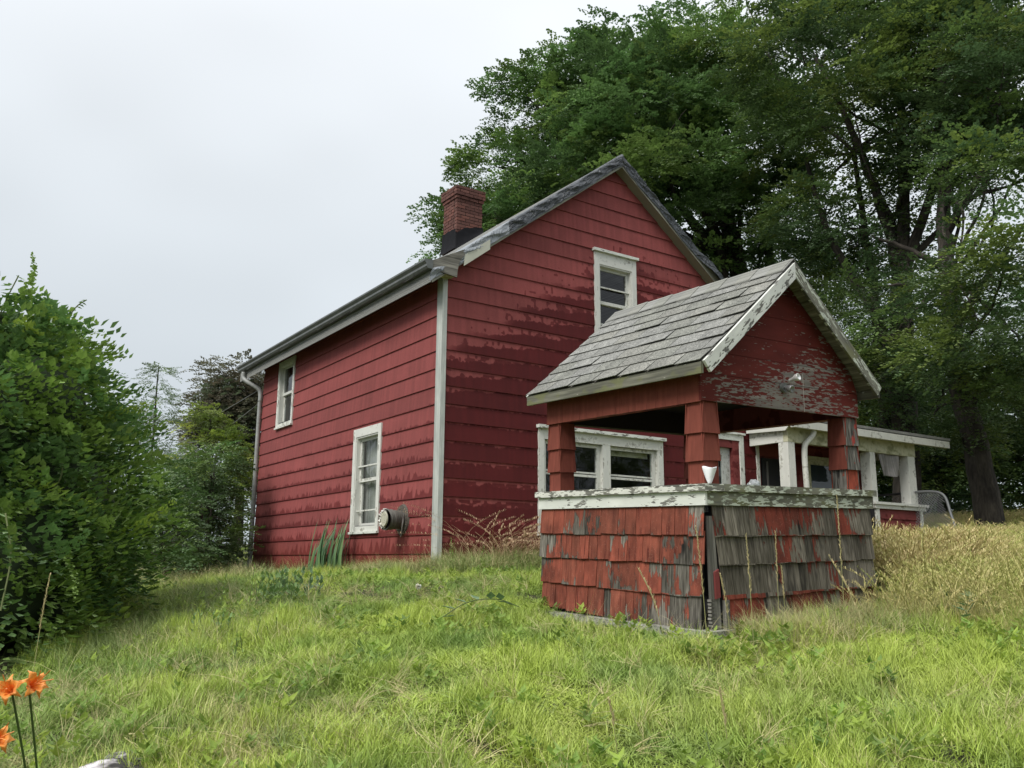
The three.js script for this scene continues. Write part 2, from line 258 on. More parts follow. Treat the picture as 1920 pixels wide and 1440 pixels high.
// windows in the plane of a wall: x0 x1 y0 y1, z outwards
function windowSet(parent, name, r, o = {}) {
  const g = grp(parent, name), [x0, x1, y0, y1] = r, c = o.casing ?? 0.095, m = o.mat ?? mWhite, z = 0.034;
  const head = o.head ?? c, ic = inner(r, c, head, c);
  part(g, 'frame', mergeGeometries([box(x0, x0 + c, y0, y1, -0.001, z), box(x1 - c, x1, y0, y1, -0.001, z), box(x0 + c, x1 - c, y1 - head, y1, -0.001, z - 0.002), box(x0 + c, x1 - c, y0, y0 + c * 0.8, -0.001, z - 0.002),
    box(ic[0], ic[0] + .022, ic[2] - c * .2, ic[3], -0.11, z - .012), box(ic[1] - .022, ic[1], ic[2] - c * .2, ic[3], -0.11, z - .012), box(ic[0] + .022, ic[1] - .022, ic[3] - .022, ic[3], -0.11, z - .014)]), m);
  if (o.cap) part(g, 'drip_cap', box(x0 - .03, x1 + .03, y1 + .001, y1 + .045, -0.001, 0.075), mPeelMore);
  const yS = mix(ic[2], ic[3], o.meet ?? 0.48), a = ic[0] + .022, b = ic[1] - .022, sw = o.sash ?? 0.045;
  for (const [p, q, zz] of [[yS - 0.02, ic[3] - .022, -0.045], [ic[2] - c * .2, yS + 0.02, -0.075]]) {
    const s = part(g, 'sash', mergeGeometries([box(a, a + sw, p, q, zz - .03, zz), box(b - sw, b, p, q, zz - .03, zz), box(a + sw, b - sw, q - sw, q, zz - .03, zz - .001), box(a + sw, b - sw, p, p + sw * 1.15, zz - .03, zz - .001)]), m);
    const gp = box(a + sw - .005, b - sw + .005, p + sw, q - sw, zz - .017, zz - .015); part(g, 'pane', G([a + sw, p + sw, zz - .016, b - sw, p + sw, zz - .016, b - sw, q - sw, zz - .016, a + sw, q - sw, zz - .016], [0, 0, 1, 0, 1, 1, 0, 1], [0, 1, 2, 0, 2, 3]), mGlass);
  }
  for (const f of o.bars ?? []) part(g, 'storm_rail', box(a, b, mix(ic[2], ic[3], f) - .01, mix(ic[2], ic[3], f) + .012, -0.04, -0.018), m);
  part(g, 'sill', box(x0 - .01, x1 + .01, y0 - .035, y0 - .001, -0.001, 0.06), o.sillMat ?? m);
  if (o.curtain) { const P = [], U = [], I = [], n = 40; const [ca, cb, cy0, cy1] = o.curtain; for (let i = 0; i <= n; i++) for (const y of [cy0, cy1]) { const x = mix(ca, cb, i / n); P.push(x, y, -0.16 + 0.015 * Math.sin(i * 1.7) + 0.01 * Math.sin(i * 0.6)); U.push(i / n, y); } for (let i = 0; i < n; i++) I.push(i * 2, i * 2 + 2, i * 2 + 1, i * 2 + 2, i * 2 + 3, i * 2 + 1); part(g, 'curtain', G(P, U, I), mCurtain); }
  return g;
}
windowSet(house, 'window', frontWin, { head: 0.2, cap: 1, mat: mWhite, meet: 0.56, bars: [0.74, 0.3] });
{ const g = windowSet(house, 'window', w1, { casing: 0.075, meet: 0.5 }); g.rotation.y = rotL; }
{ const g = windowSet(house, 'window', w2, { casing: 0.1, head: 0.13, cap: 0, mat: mWhite, meet: 0.5, bars: [0.66, 0.16], sillMat: mPeelMore, curtain: [w2[0] + .1, w2[1] - .1, 0.45, 1.85] }); g.rotation.y = rotL; }
{ // wide double window
  const g = grp(house, 'double_window'), [x0, x1, y0, y1] = bigWin, z = 0.034, c = 0.1, mx = 2.87;
  part(g, 'frame', mergeGeometries([box(x0, x0 + c, y0, y1, -.001, z), box(x1 - c, x1, y0, y1, -.001, z), box(x0 + c, x1 - c, y1 - .15, y1, -.001, z - .002), box(x0 + c, x1 - c, y0, y0 + .09, -.001, z - .002), box(mx - .075, mx + .075, y0 + .09, y1 - .15, -.1, z - .004), box(x0 + .09, x0 + .12, y0 + .09, y1 - .15, -.11, z - .012), box(x1 - .12, x1 - .09, y0 + .09, y1 - .15, -.11, z - .012)]), mWhite);
  part(g, 'drip_cap', box(x0 - .03, x1 + .03, y1 + .001, y1 + .05, -.001, .09), mPeelMore);
  part(g, 'sill', box(x0 - .02, x1 + .02, y0 - .05, y0 - .001, -.001, .08), mPeelMore);
  for (const [a, b] of [[x0 + .12, mx - .075], [mx + .075, x1 - .12]]) {
    const s = 0.055, yb = y0 + .09, yt = y1 - .15;
    part(g, 'sash', mergeGeometries([box(a, a + s, yb, yt, -.075, -.03), box(b - s * 1.3, b, yb, yt, -.075, -.03), box(a + s, b - s * 1.3, yt - s, yt, -.075, -.032), box(a + s, b - s * 1.3, yb, yb + s, -.075, -.032), box(a + s, b - s * 1.3, 1.15, 1.185, -.07, -.034), box(a + s, b - s * 1.3, 1.20, 1.225, -.06, -.036)]), mWhite);
    part(g, 'pane', G([a + s, yb, -.05, b - s * 1.3, yb, -.05, b - s * 1.3, yt - s, -.05, a + s, yt - s, -.05], [0, 0, 1, 0, 1, 1, 0, 1], [0, 1, 2, 0, 2, 3]), mGlass);
  }
  part(g, 'window_shade', box(mx + .13, x1 - .2, 1.52, 1.6, -.13, -.12), mCream);
}
{ // door
  const g = grp(house, 'door'), [x0, x1, y0, y1] = door;
  part(g, 'casing', mergeGeometries([box(x0, x0 + .1, y0, y1, -.001, .034), box(x1 - .1, x1, y0, y1, -.001, .034), box(x0 + .1, x1 - .1, y1 - .1, y1, -.001, .032), box(x0 - .02, x1 + .03, y1 + .001, y1 + .035, -.001, .06)]), mPeelMore);
  part(g, 'jamb', mergeGeometries([box(x0 + .1, x0 + .26, y0, y1 - .1, -.11, .012), box(x1 - .26, x1 - .1, y0, y1 - .1, -.11, .012), box(x0 + .26, x1 - .26, y1 - .23, y1 - .1, -.11, .01)]), mRed);
  part(g, 'door_leaf', mergeGeometries([box(x0 + .26, x0 + .42, y0, y1 - .23, -.1, -.06), box(x1 - .45, x1 - .26, y0, y1 - .23, -.1, -.06), box(x0 + .42, x1 - .45, y0, .5, -.1, -.06), box(x0 + .42, x1 - .45, y1 - .36, y1 - .23, -.1, -.06)]), std({ map: T.whitepaint, color: lin(.75, .78, .8), roughness: .5 }));
  part(g, 'pane', G([x0 + .42, .5, -.08, x1 - .45, .5, -.08, x1 - .45, y1 - .36, -.08, x0 + .42, y1 - .36, -.08], [0, 0, 1, 0, 1, 1, 0, 1], [0, 1, 2, 0, 2, 3]), mGlass);
  part(g, 'curtain', box(x0 + .4, x1 - .43, .4, y1 - .3, -.16, -.15), std({ color: lin(.16, .18, .19) }));
}
// roof: two slabs, soffits, fascia
const ZF = 0.19, ZB = -8.15, OV = 0.30, TH = 0.2;
const yU = (x) => RIDGE - SL * Math.abs(x - 3.15);
T.asphalt = tex(512, 512, (u, v) => { const n = tn(u, v, 128, 128, 2), m = tn(u, v, 6, 6, 3), k = tn(u, v, 256, 256, 1); const c = 60 + 120 * (n * 0.55 + k * 0.45) + 46 * (m - 0.5); return [c, c * 1.0, c * 0.965]; });
const mAsphalt = std({ map: T.asphalt, bumpMap: T.asphalt, bumpScale: 0.004, roughness: 0.95 });
{
  const roof = grp(house, 'roof');
  const ex = -OV, fx = W + OV;
  const slab = (a, b, n) => { const g = hexa([[a, yU(a) + .0, ZF - .02], [b, yU(b), ZF - .02], [b, yU(b) + TH, ZF - .02], [a, yU(a) + TH, ZF - .02], [a, yU(a), ZB], [b, yU(b), ZB], [b, yU(b) + TH, ZB], [a, yU(a) + TH, ZB]], [[0, 0], [4, 0], [4, 1], [0, 1]]); return part(roof, n, g, mAsphalt); };
  slab(ex, 3.15, 'roof_slope'); slab(3.15, fx, 'roof_slope');
  // soffit strips under the rakes
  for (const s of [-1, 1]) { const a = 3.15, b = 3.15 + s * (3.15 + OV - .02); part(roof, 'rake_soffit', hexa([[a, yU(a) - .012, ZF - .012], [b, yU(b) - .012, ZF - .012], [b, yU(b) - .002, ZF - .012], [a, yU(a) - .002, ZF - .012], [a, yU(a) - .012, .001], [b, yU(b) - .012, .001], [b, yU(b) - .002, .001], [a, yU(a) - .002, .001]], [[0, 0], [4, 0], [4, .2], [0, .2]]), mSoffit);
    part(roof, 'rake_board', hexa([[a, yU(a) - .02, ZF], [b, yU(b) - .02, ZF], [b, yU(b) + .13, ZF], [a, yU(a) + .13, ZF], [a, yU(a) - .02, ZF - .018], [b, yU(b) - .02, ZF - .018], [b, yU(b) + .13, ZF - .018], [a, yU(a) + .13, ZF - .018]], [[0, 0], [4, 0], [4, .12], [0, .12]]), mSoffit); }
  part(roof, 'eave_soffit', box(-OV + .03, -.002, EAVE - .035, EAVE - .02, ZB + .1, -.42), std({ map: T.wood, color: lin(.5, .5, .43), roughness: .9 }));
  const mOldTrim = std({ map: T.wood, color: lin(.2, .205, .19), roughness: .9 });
  part(roof, 'fascia', box(-OV, -OV + .025, EAVE - .05, EAVE + .1, ZB + .05, ZF - .03), mOldTrim);
  // cornice return, cut to a concave curve
  const cs = new THREE.Shape(); cs.moveTo(-.30, 3.74); cs.lineTo(-.30, 3.90); cs.lineTo(.20, 4.10 + .06); cs.lineTo(.20, 4.06); cs.quadraticCurveTo(.09, 3.98, .085, 3.73); cs.lineTo(-.2, 3.76);
  const cg = new THREE.ExtrudeGeometry(cs, { depth: .025, bevelEnabled: false }); cg.translate(0, 0, ZF + .001); part(roof, 'cornice_return', cg, std({ map: T.wood, color: lin(1.0, 1.0, .96), roughness: .85 }));
  part(roof, 'cornice_bottom', box(-.27, .07, 3.745, 3.76, .032, ZF), mCream);
  part(roof, 'lower_rake_board', hexa([[.2, yU(.2) - .06, ZF + .002], [.62, yU(.62) - .05, ZF + .002], [.62, yU(.62) + .1, ZF + .002], [.2, yU(.2) + .1, ZF + .002], [.2, yU(.2) - .06, ZF + .022], [.62, yU(.62) - .05, ZF + .022], [.62, yU(.62) + .1, ZF + .022], [.2, yU(.2) + .1, ZF + .022]].map((p, i) => p), [[0, 0], [.5, 0], [.5, .15], [0, .15]]), std({ map: T.whitepaint, color: lin(.8, .8, .72) }));
  // tarp wrapped over the rake edges, wrinkled
  const tarp = (s, x0, x1, mat, flare) => {
    const P = [], U = [], I = [], nu = 150, nv = 18, sl = Math.sqrt(1 + SL * SL);
    for (let i = 0; i <= nu; i++) for (let k = 0; k <= nv; k++) {
      const t = i / nu, x = mix(x0, x1, t), v = k / nv, yt = yU(x) + TH + .008; const fl = flare ? flare(t) : 0;
      const q = x * 3.1 + v * 1.3, wr = (fbm(x * 8 + v * 5 * s, v * 2.2 + 3, 4) - .5) * .06 + .035 * (1 - Math.abs(Math.sin(x * 8 + v * 5 * s + 3 * vn(x * 2, v)))) ** 3;
      let px = x, py, pz;
      if (v < .4) { const w = v / .4; pz = ZF + .012 - .5 * (1 - w); py = yt + wr * .25 * w; } else { const w = (v - .4) / .6; pz = ZF + .014 + wr * Math.sin(Math.PI * Math.min(1, w * 1.2)) * .9 + fl * .1 * w; py = yt - w * (.2 + .012 * Math.sin(x * 6) - fl * .02); px = x + wr * .5; py += fl * .12 * (vn(x * 6, 4) - .2) * (1 - w); }
      P.push(px, py, pz); U.push(x, v);
    }
    for (let i = 0; i < nu; i++) for (let k = 0; k < nv; k++) { const a = i * (nv + 1) + k; I.push(a, a + 1, a + nv + 1, a + 1, a + nv + 2, a + nv + 1); }
    return part(roof, 'tarp', G(P, U, I), mat);
  };
  T.crinkle = tex(512, 512, (u, v) => { const a = 1 - Math.abs(tn(u, v, 7, 3, 3) * 2 - 1), b = 1 - Math.abs(tn(u + .4, v, 16, 9, 3) * 2 - 1); return 255 * clamp(.55 * a ** 3 + .45 * b ** 3); });
  const tDark = std({ color: lin(.06, .066, .074), roughness: .3, bumpMap: T.crinkle, bumpScale: .026 }), tSilver = std({ color: lin(.24, .26, .28), roughness: .34, bumpMap: T.crinkle, bumpScale: .018 });
  tarp(-1, -OV - .03, .95, tSilver); tarp(-1, .95, 3.15, tDark); tarp(1, 3.15, 4.75, tDark); tarp(1, 4.75, W + OV + .02, tDark, (t) => sstep(0, .25, t));
  // eave gutter, K profile
  const prof = [[0, 0], [-.075, 0], [-.095, .03], [-.095, .06], [-.125, .1], [-.125, .125], [-.115, .125], [-.115, .105], [-.085, .062], [-.085, .032], [-.07, .01], [-.01, .01], [-.01, .125], [0, .125]];
  const gg = new THREE.ExtrudeGeometry(new THREE.Shape(prof.map(p => new THREE.Vector2(...p))), { depth: 8.25, bevelEnabled: false }); gg.translate(-OV - .002, EAVE - .06, ZB + .12);
  const cap = new THREE.ExtrudeGeometry(new THREE.Shape([[0, 0], [-.075, 0], [-.095, .03], [-.095, .06], [-.125, .1], [-.125, .125], [0, .125]].map(p => new THREE.Vector2(...p))), { depth: .004, bevelEnabled: false }); cap.translate(-OV - .002, EAVE - .06, ZB + .12 + 8.251);
  part(roof, 'gutter', mergeGeometries([gg, cap]), mGutter);
  // curled roofing edge above the gutter
  { const gs = []; const r = rng(5); for (let z = ZB + .2; z < -.1; z += .3 + r() * .5) { const l = .25 + r() * .45, h = .01 + r() * .03; gs.push(hexa([[-OV - .07, yU(-OV) + TH - .05 + h, z + l], [-OV + .3, yU(-OV + .3) + TH + .012, z + l], [-OV + .3, yU(-OV + .3) + TH + .018, z + l], [-OV - .07, yU(-OV) + TH - .042 + h, z + l], [-OV - .07, yU(-OV) + TH - .05 + h * .3, z], [-OV + .3, yU(-OV + .3) + TH + .012, z], [-OV + .3, yU(-OV + .3) + TH + .018, z], [-OV - .07, yU(-OV) + TH - .042 + h * .3, z]], [[0, 0], [.4, 0], [.4, .4], [0, .4]])); } part(roof, 'roofing_edge', mergeGeometries(gs), mAsphalt); }
}
// downspout
{
  const z = -7.46 - .02, g = part(house, 'downspout', mergeGeometries([tube(smooth([[-.36, 3.74, z - .25], [-.36, 3.62, z - .25], [-.30, 3.52, z - .15], [-.09, 3.36, z - .02], [-.06, 3.26, z], [-.06, 3.1, z]], 16), .045, 8), tube([[-.06, 3.1, z], [-.06, -.25, z], [-.09, -.36, z + .02]], .045, 8)]), std({ map: T.metal, color: lin(.95, .95, .93), roughness: .5 }));
}
// chimney: brick by brick
{
  const ch = grp(house, 'chimney'), x0 = 2.5, x1 = 3.1, z0 = -4.52, z1 = -4.0, yb = 5.55, yt = 7.26, ph = .066;
  T.brick = tex(256, 256, (u, v) => { const n = tn(u, v, 8, 8, 4), m = tn(u, v, 48, 48, 2); return mix3([80, 50, 44], [126, 86, 76], n * .7 + m * .3); });
  const bm = [[1, 1, 1], [.82, .8, .8], [1.12, 1.02, .98], [.7, .66, .66]].map(c => std({ map: T.brick, color: lin(...c), bumpMap: T.brick, bumpScale: .004, roughness: .95 }));
  part(ch, 'mortar_core', box(x0 + .016, x1 - .016, yb, yt - .02, z0 + .016, z1 - .016), std({ color: lin(.13, .105, .09), roughness: 1 }));
  const r = rng(77); let row = 0;
  for (let y = yb; y < yt - .01; y += ph, row++) {
    const corb = y > yt - .3 ? (y > yt - .235 ? .045 : .022) : 0; const a0 = x0 - corb, a1 = x1 + corb, b0 = z0 - corb, b1 = z1 + corb, h = ph - .011;
    const run = (len, f) => { let p = row % 2 ? 0 : -.1; while (p < len - .005) { const q = Math.min(len, p + .2), s = Math.max(0, p); if (q - s > .02 && !(y > yt - .05 && r() < .3)) { const g = f(s + .005, q - .005, (r() - .5) * .008), m = bm[Math.floor(r() * 4)]; part(ch, 'brick', g, m); } p += .205; } };
    const j = () => y + (r() - .5) * .006;
    run(a1 - a0, (s, q, o) => { const k = j(); return box(a0 + s, a0 + q, k, k + h, b1 - .09, b1 + o); });
    run(b1 - b0 - .1, (s, q, o) => { const k = j(); return box(a0 - o, a0 + .09, k, k + h, b0 + s, b0 + q); });
    if (corb) { part(ch, 'brick_back', box(a1 - .09, a1, y, y + h, b0, b1 - .1), bm[0]); part(ch, 'brick_back', box(a0 + .1, a1 - .1, y, y + h, b0, b0 + .09), bm[0]); }
  }
  // tar round the base, moss on the top
  const P = [], U = [], I = [], n = 40, m = 8; for (let i = 0; i <= n; i++) for (let k = 0; k <= m; k++) { const t = i / n, v = k / m; const s = t < .5 ? t * 2 : (t - .5) * 2; const hgt = (t < .5 ? .55 : mix(.45, .12, s * s)) + .12 * (fbm(t * 9, 3, 3) - .5), o = .02 + .015 * fbm(t * 20, v * 9, 3) + .05 * (1 - v) ** 3; const x = t < .5 ? x0 - o : mix(x0 - o, x1, s), z = t < .5 ? mix(z0, z1 + o, s) : z1 + o; const base = yU(Math.max(x0, x)) + TH - .02; P.push(x, base + v * hgt * .8, z); U.push(t * 2, v); }
  for (let i = 0; i < n; i++) for (let k = 0; k < m; k++) { const a = i * (m + 1) + k; I.push(a, a + m + 1, a + 1, a + 1, a + m + 1, a + m + 2); }
  part(ch, 'tar_flashing', G(P, U, I), phys({ color: lin(.012, .012, .014), roughness: .8, specularIntensity: .25 }));
  const mg = []; const rr = rng(9); for (let i = 0; i < 260; i++) { const q = rr(), x = mix(x0 - .05, x1 + .05, rr()), z = mix(z0 - .05, z1 + .05, rr()); if (x > x0 + .12 && x < x1 - .12 && z > z0 + .1 && z < z1 - .12) continue; const l = .02 + rr() * .05; const c = new THREE.ConeGeometry(.012 + rr() * .012, l, 4); c.applyMatrix4(place(x, yt - .02 + l * .3, z, (rr() - .5) * 1.5, rr() * 6, (rr() - .5) * 1.5, 1)); mg.push(c); }
  const mo = part(ch, 'moss', mergeGeometries(mg), std({ color: lin(.10, .12, .06), roughness: 1 })); mo.userData.kind = 'stuff';
}
// old flue sticking out of the left wall
{
  const g = grp(house, 'wall_flue'); g.position.set(-.02, .47, -1.0); g.rotation.set(0, 0, 0);
  const prof = []; for (let i = 0; i <= 26; i++) prof.push(new THREE.Vector2(.115 + (i % 2 ? .008 : 0) + .0006 * i * (i % 3), i * .0115));
  const pipe = new THREE.LatheGeometry(prof, 28); pipe.rotateZ(Math.PI / 2); pipe.rotateY(.16); pipe.rotateX(.1); part(g, 'corrugated_pipe', pipe, std({ map: T.metal, color: lin(.34, .31, .27), roughness: .6 }));
  const fl = new THREE.CylinderGeometry(.185, .2, .03, 28); fl.rotateZ(Math.PI / 2); fl.scale(1, 1.12, 1); part(g, 'flange', fl, std({ map: T.wood, color: lin(.55, .5, .45) }));
  const cp = new THREE.CylinderGeometry(.1, .105, .02, 24); cp.rotateZ(Math.PI / 2); cp.translate(-.305, 0, .05); part(g, 'cap', cp, std({ map: T.whitepaint, color: lin(.72, .7, .6) }));
  const cr = []; const r = rng(12); for (let i = 0; i < 70; i++) { const a = 1.6 + r() * 3.2, rad = .09 + r() * .05; const t = new THREE.TetrahedronGeometry(.016 + r() * .024); t.scale(1, .6 + r(), .5); t.applyMatrix4(place(-.26 - r() * .07, Math.sin(a) * rad, Math.cos(a) * rad + .05, r() * 6, r() * 6, r() * 6, 1)); cr.push(t); } part(g, 'torn_foil', mergeGeometries(cr), std({ color: lin(.62, .6, .55), roughness: .5 })).userData.kind = 'stuff';
  part(g, 'loose_wire', mergeGeometries([0, 1, 2].map(k => tube(smooth([[-.06, .1 - k * .03, .17], [-.1, -.08, .2 + k * .01], [-.08, -.2 - k * .02, .14], [-.05, -.16, .02]], 14), .006, 5))), std({ color: lin(.12, .11, .1) }));
}
// ---------------------------------------------------------------- porch wing on the right
{
  const w = grp(house, 'porch'), X0 = 6.28, X1 = 9.72, ZP = .84;
  part(w, 'wing_wall', box(X0, X1 - .02, -.8, 2.4, -3.4, -.06), mDark);
  for (let c = -1; c < 9; c++) part(w, 'siding_board', hexa([[X0 + .03, c * .25, -.03], [X1 - .03, c * .25, -.03], [X1 - .03, c * .25 + .25, -.05], [X0 + .03, c * .25 + .25, -.05], [X0 + .03, c * .25, -.06], [X1 - .03, c * .25, -.06], [X1 - .03, c * .25 + .25, -.06], [X0 + .03, c * .25 + .25, -.06]], [[0, c * .3], [1.8, c * .3], [1.8, c * .3 + .14], [0, c * .3 + .14]]), mRed);
  part(w, 'screen_door', mergeGeometries([box(6.42, 7.25, -.05, 1.72, -.03, 0)]), mDark);
  part(w, 'screen_door_frame', mergeGeometries([box(6.52, 6.56, -.05, 1.66, .002, .012), box(7.2, 7.3, -.05, 1.72, .002, .02)]), std({ color: lin(.10, .095, .09) }));
  part(w, 'window_frame', mergeGeometries([box(7.62, 7.72, 1.05, 1.78, -.03, .01), box(8.55, 8.65, 1.05, 1.78, -.03, .01), box(7.72, 8.55, 1.69, 1.78, -.03, .01), box(7.72, 8.55, 1.05, 1.12, -.03, .01), box(7.58, 8.7, 1.781, 1.84, -.03, .03)]), mCream);
  part(w, 'pane', G([7.72, 1.12, -.01, 8.55, 1.12, -.01, 8.55, 1.69, -.01, 7.72, 1.69, -.01], [0, 0, 1, 0, 1, 1, 0, 1], [0, 1, 2, 0, 2, 3]), mGlass);
  part(w, 'window_backing', box(7.72, 8.55, 1.12, 1.69, -.028, -.02), std({ color: lin(.02, .035, .045), roughness: .4 }));
  part(w, 'porch_floor', box(X0, X1, -.1, .1, -.05, ZP - .03), mWood);
  part(w, 'beam', box(6.08, X1, 1.885, 2.13, ZP - .09, ZP), mCream);
  part(w, 'beam', box(6.085, 6.16, 1.89, 2.125, .03, ZP - .091), mWhite);
  part(w, 'beam', box(X1 - .08, X1 - .002, 1.9, 2.125, -.04, ZP - .091), mWhite);
  part(w, 'ceiling', box(6.17, X1 - .09, 2.08, 2.1, -.04, ZP - .092), std({ map: T.whitepaint, color: lin(.5, .49, .46) }));
  const post = (a, b, y0) => part(w, 'porch_post', box(a, b, y0, 1.884, ZP - .2, ZP - .005), mWhite);
  post(6.085, 6.25, 0.1); post(8.30, 8.46, 0.95); post(9.48, 9.70, 1.01);
  part(w, 'roof', hexa([[6.02, 2.24, ZP + .2], [10.62, 2.24, ZP + .2], [10.62, 2.29, ZP + .2], [6.02, 2.29, ZP + .2], [6.32, 2.86, -3.5], [10.62, 2.86, -3.5], [10.62, 2.95, -3.5], [6.32, 2.95, -3.5]], [[0, 0], [4, 0], [4, .4], [0, .4]]), mAsphalt);
  part(w, 'end_trim', hexa([[6.0, 2.06, ZP + .02], [6.03, 2.06, ZP + .02], [6.03, 2.235, ZP + .2], [6.0, 2.235, ZP + .2], [6.0, 2.10, .04], [6.03, 2.10, .04], [6.03, 2.4, .04], [6.0, 2.4, .04]], [[0, 0], [.2, 0], [.2, .2], [0, .2]]), mWhite);
  const pr = [[0, 0], [.075, 0], [.095, .03], [.095, .06], [.12, .1], [.12, .125], [.11, .125], [.11, .105], [.085, .062], [.085, .032], [.07, .01], [.01, .01], [.01, .125], [0, .125]];
  const g = new THREE.ExtrudeGeometry(new THREE.Shape(pr.map(p => new THREE.Vector2(...p))), { depth: 4.56, bevelEnabled: false }); g.rotateY(-Math.PI / 2); g.rotateY(Math.PI); g.translate(6.02, 2.1, ZP + .12);
  const gb = new THREE.Box3().setFromBufferAttribute(g.attributes.position);
  g.translate(6.02 - gb.min.x, 0, ZP + .08 - gb.min.z); part(w, 'gutter', g, mGutterW);
  part(w, 'soffit', box(6.03, 10.55, 2.131, 2.145, ZP + .001, ZP + .09), mCream);
  part(w, 'downspout', tube(smooth([[6.62, 2.12, ZP + .12], [6.60, 2.02, ZP + .1], [6.46, 1.86, ZP + .05], [6.44, 1.74, ZP + .04], [6.45, .9, ZP + .04], [6.46, .05, ZP + .04]], 40), .05, 8), mGutterW);
  part(w, 'rail', mergeGeometries([box(8.3, 9.94, .955, 1.0, ZP - .2, ZP + .06), box(8.32, 9.88, .885, .954, ZP - .16, ZP + .03)]), mWhite);
  for (let c = 0; c < 4; c++) part(w, 'siding_board', hexa([[8.46, .11 + c * .2, ZP], [9.72, .11 + c * .2, ZP], [9.72, .31 + c * .2, ZP - .018], [8.46, .31 + c * .2, ZP - .018], [8.46, .11 + c * .2, ZP - .02], [9.72, .11 + c * .2, ZP - .02], [9.72, .31 + c * .2, ZP - .02], [8.46, .31 + c * .2, ZP - .02]], [[0, c * .3], [.6, c * .3], [.6, c * .3 + .12], [0, c * .3 + .12]]), mRed);
  part(w, 'corner_post', mergeGeometries([box(8.36, 8.455, -.1, .884, ZP - .03, ZP + .012), box(9.722, 9.80, -.1, .884, ZP - .1, ZP + .012)]), mWhite);
  part(w, 'skirt_backing', box(8.3, 9.72, -.1, .884, ZP - .15, ZP - .025), mDark);
}
{ // cloth hung in the porch opening
  const P = [], U = [], I = [], n = 24; for (let i = 0; i <= n; i++) for (let k = 0; k <= n; k++) { const u = i / n, v = k / n; P.push(mix(8.62 + .07 * v, 9.25 + .02 * v, u), 1.87 - v * .40 + .04 * u + .02 * Math.sin(u * 7), .80 + .03 * Math.sin(u * 9 + v * 2) * (.3 + v)); U.push(u, v); }
  for (let i = 0; i < n; i++) for (let k = 0; k < n; k++) { const a = i * (n + 1) + k; I.push(a, a + 1, a + n + 1, a + 1, a + n + 2, a + n + 1); }
  const g = G(P, U, I); const b = g.clone(); b.translate(.002, 0, -.006); const m = new THREE.Mesh(mergeGeometries([g, b]), std({ map: T.curtain, color: lin(.62, .58, .6), roughness: 1 })); m.name = 'hanging_cloth'; scene.add(tag(m, 'grey cloth hanging in the right porch opening between two white posts', 'cloth'));
}

// ---------------------------------------------------------------- shingled booth in front
const booth = thing('shingled_booth', 'small red shingled booth with gabled grey roof and peeling white counter before the house', 'booth', [-1.2736, .4292, 5.964]);
booth.rotation.order = 'YXZ'; booth.rotation.set(THREE.MathUtils.degToRad(1.697), THREE.MathUtils.degToRad(.645), THREE.MathUtils.degToRad(1.573));
const BA = 1.992, BB = 1.972;
// atlas of shingle faces, 8 x 4 cells
T.shakes = tex(2048, 1024, (U, V) => {
  const ci = Math.floor(U * 8), cj = Math.floor(V * 4), u = U * 8 - ci, v = V * 4 - cj, id = ci * 4 + cj; const s = id * 3.71;
  const g = fbm(u * 22 + s, v * 1.6 + s, 3) * .6 + fbm(u * 60 + s, v * 3.5, 2) * .4; let wood = mix3([54, 52, 47], [160, 156, 148], clamp(g * 1.7 - .4));
  wood = mix3(wood, [24, 24, 24], sstep(.62, .85, fbm(u * 3 + s, v * 1.2 + s, 3)) * .75);
  const crack = sstep(.77, .84, fbm(u * 34 + s, v * 1.7, 2));
  if (ci === 7) { const d = .88 + .2 * fbm(u * 14 + s, v * 2, 3); const b = [122, 66, 55].map(c => c * d); return mix3(b, [80, 34, 30], crack * .5); }       // sound paint
  const cover = [1.0, .86, .72, .56, .42, .24, .10][ci];
  const n = fbm(u * 3.2 + s, v * 2.1 + s * 2, 4) * .62 + fbm(u * 26 + s, v * 4.5, 3) * .38;
  const bias = (cj % 2 ? .22 : -.05) * (v - .5) + (cj === 2 ? .3 * (u - .5) : 0);
  const m = sstep(-.02, .03, cover * .75 + .14 + bias - n);
  const d = .82 + .34 * fbm(u * 9 + s, v * 3 + s, 3); let p = [158, 76, 60].map((c, k) => c * d * (1 - .12 * h2(id, k)));
  p = mix3(p, [104, 40, 32], crack * .8); let k = mix3(wood, p, m); if (m > .1 && m < .75) k = k.map(c => c * .8); return mix3(k, [30, 26, 24], crack * .5 * (1 - m));
}, true, false);
const mShake = phys({ map: T.shakes, bumpMap: T.shakes, bumpScale: .006, roughness: .9 });
const mAsphalts = [.93, 1.02, 1.1, .98].map((k, i) => std({ map: T.asphalt, color: lin(k, k * [1, .99, 1, 1.01][i], k * [.98, .94, .99, .95][i]), bumpMap: T.asphalt, bumpScale: .003, roughness: .95 }));
const mPeelRake = mat(T.peelWmore), mMossyLight = mat(T.peelGreen);
const br = rng(2024);
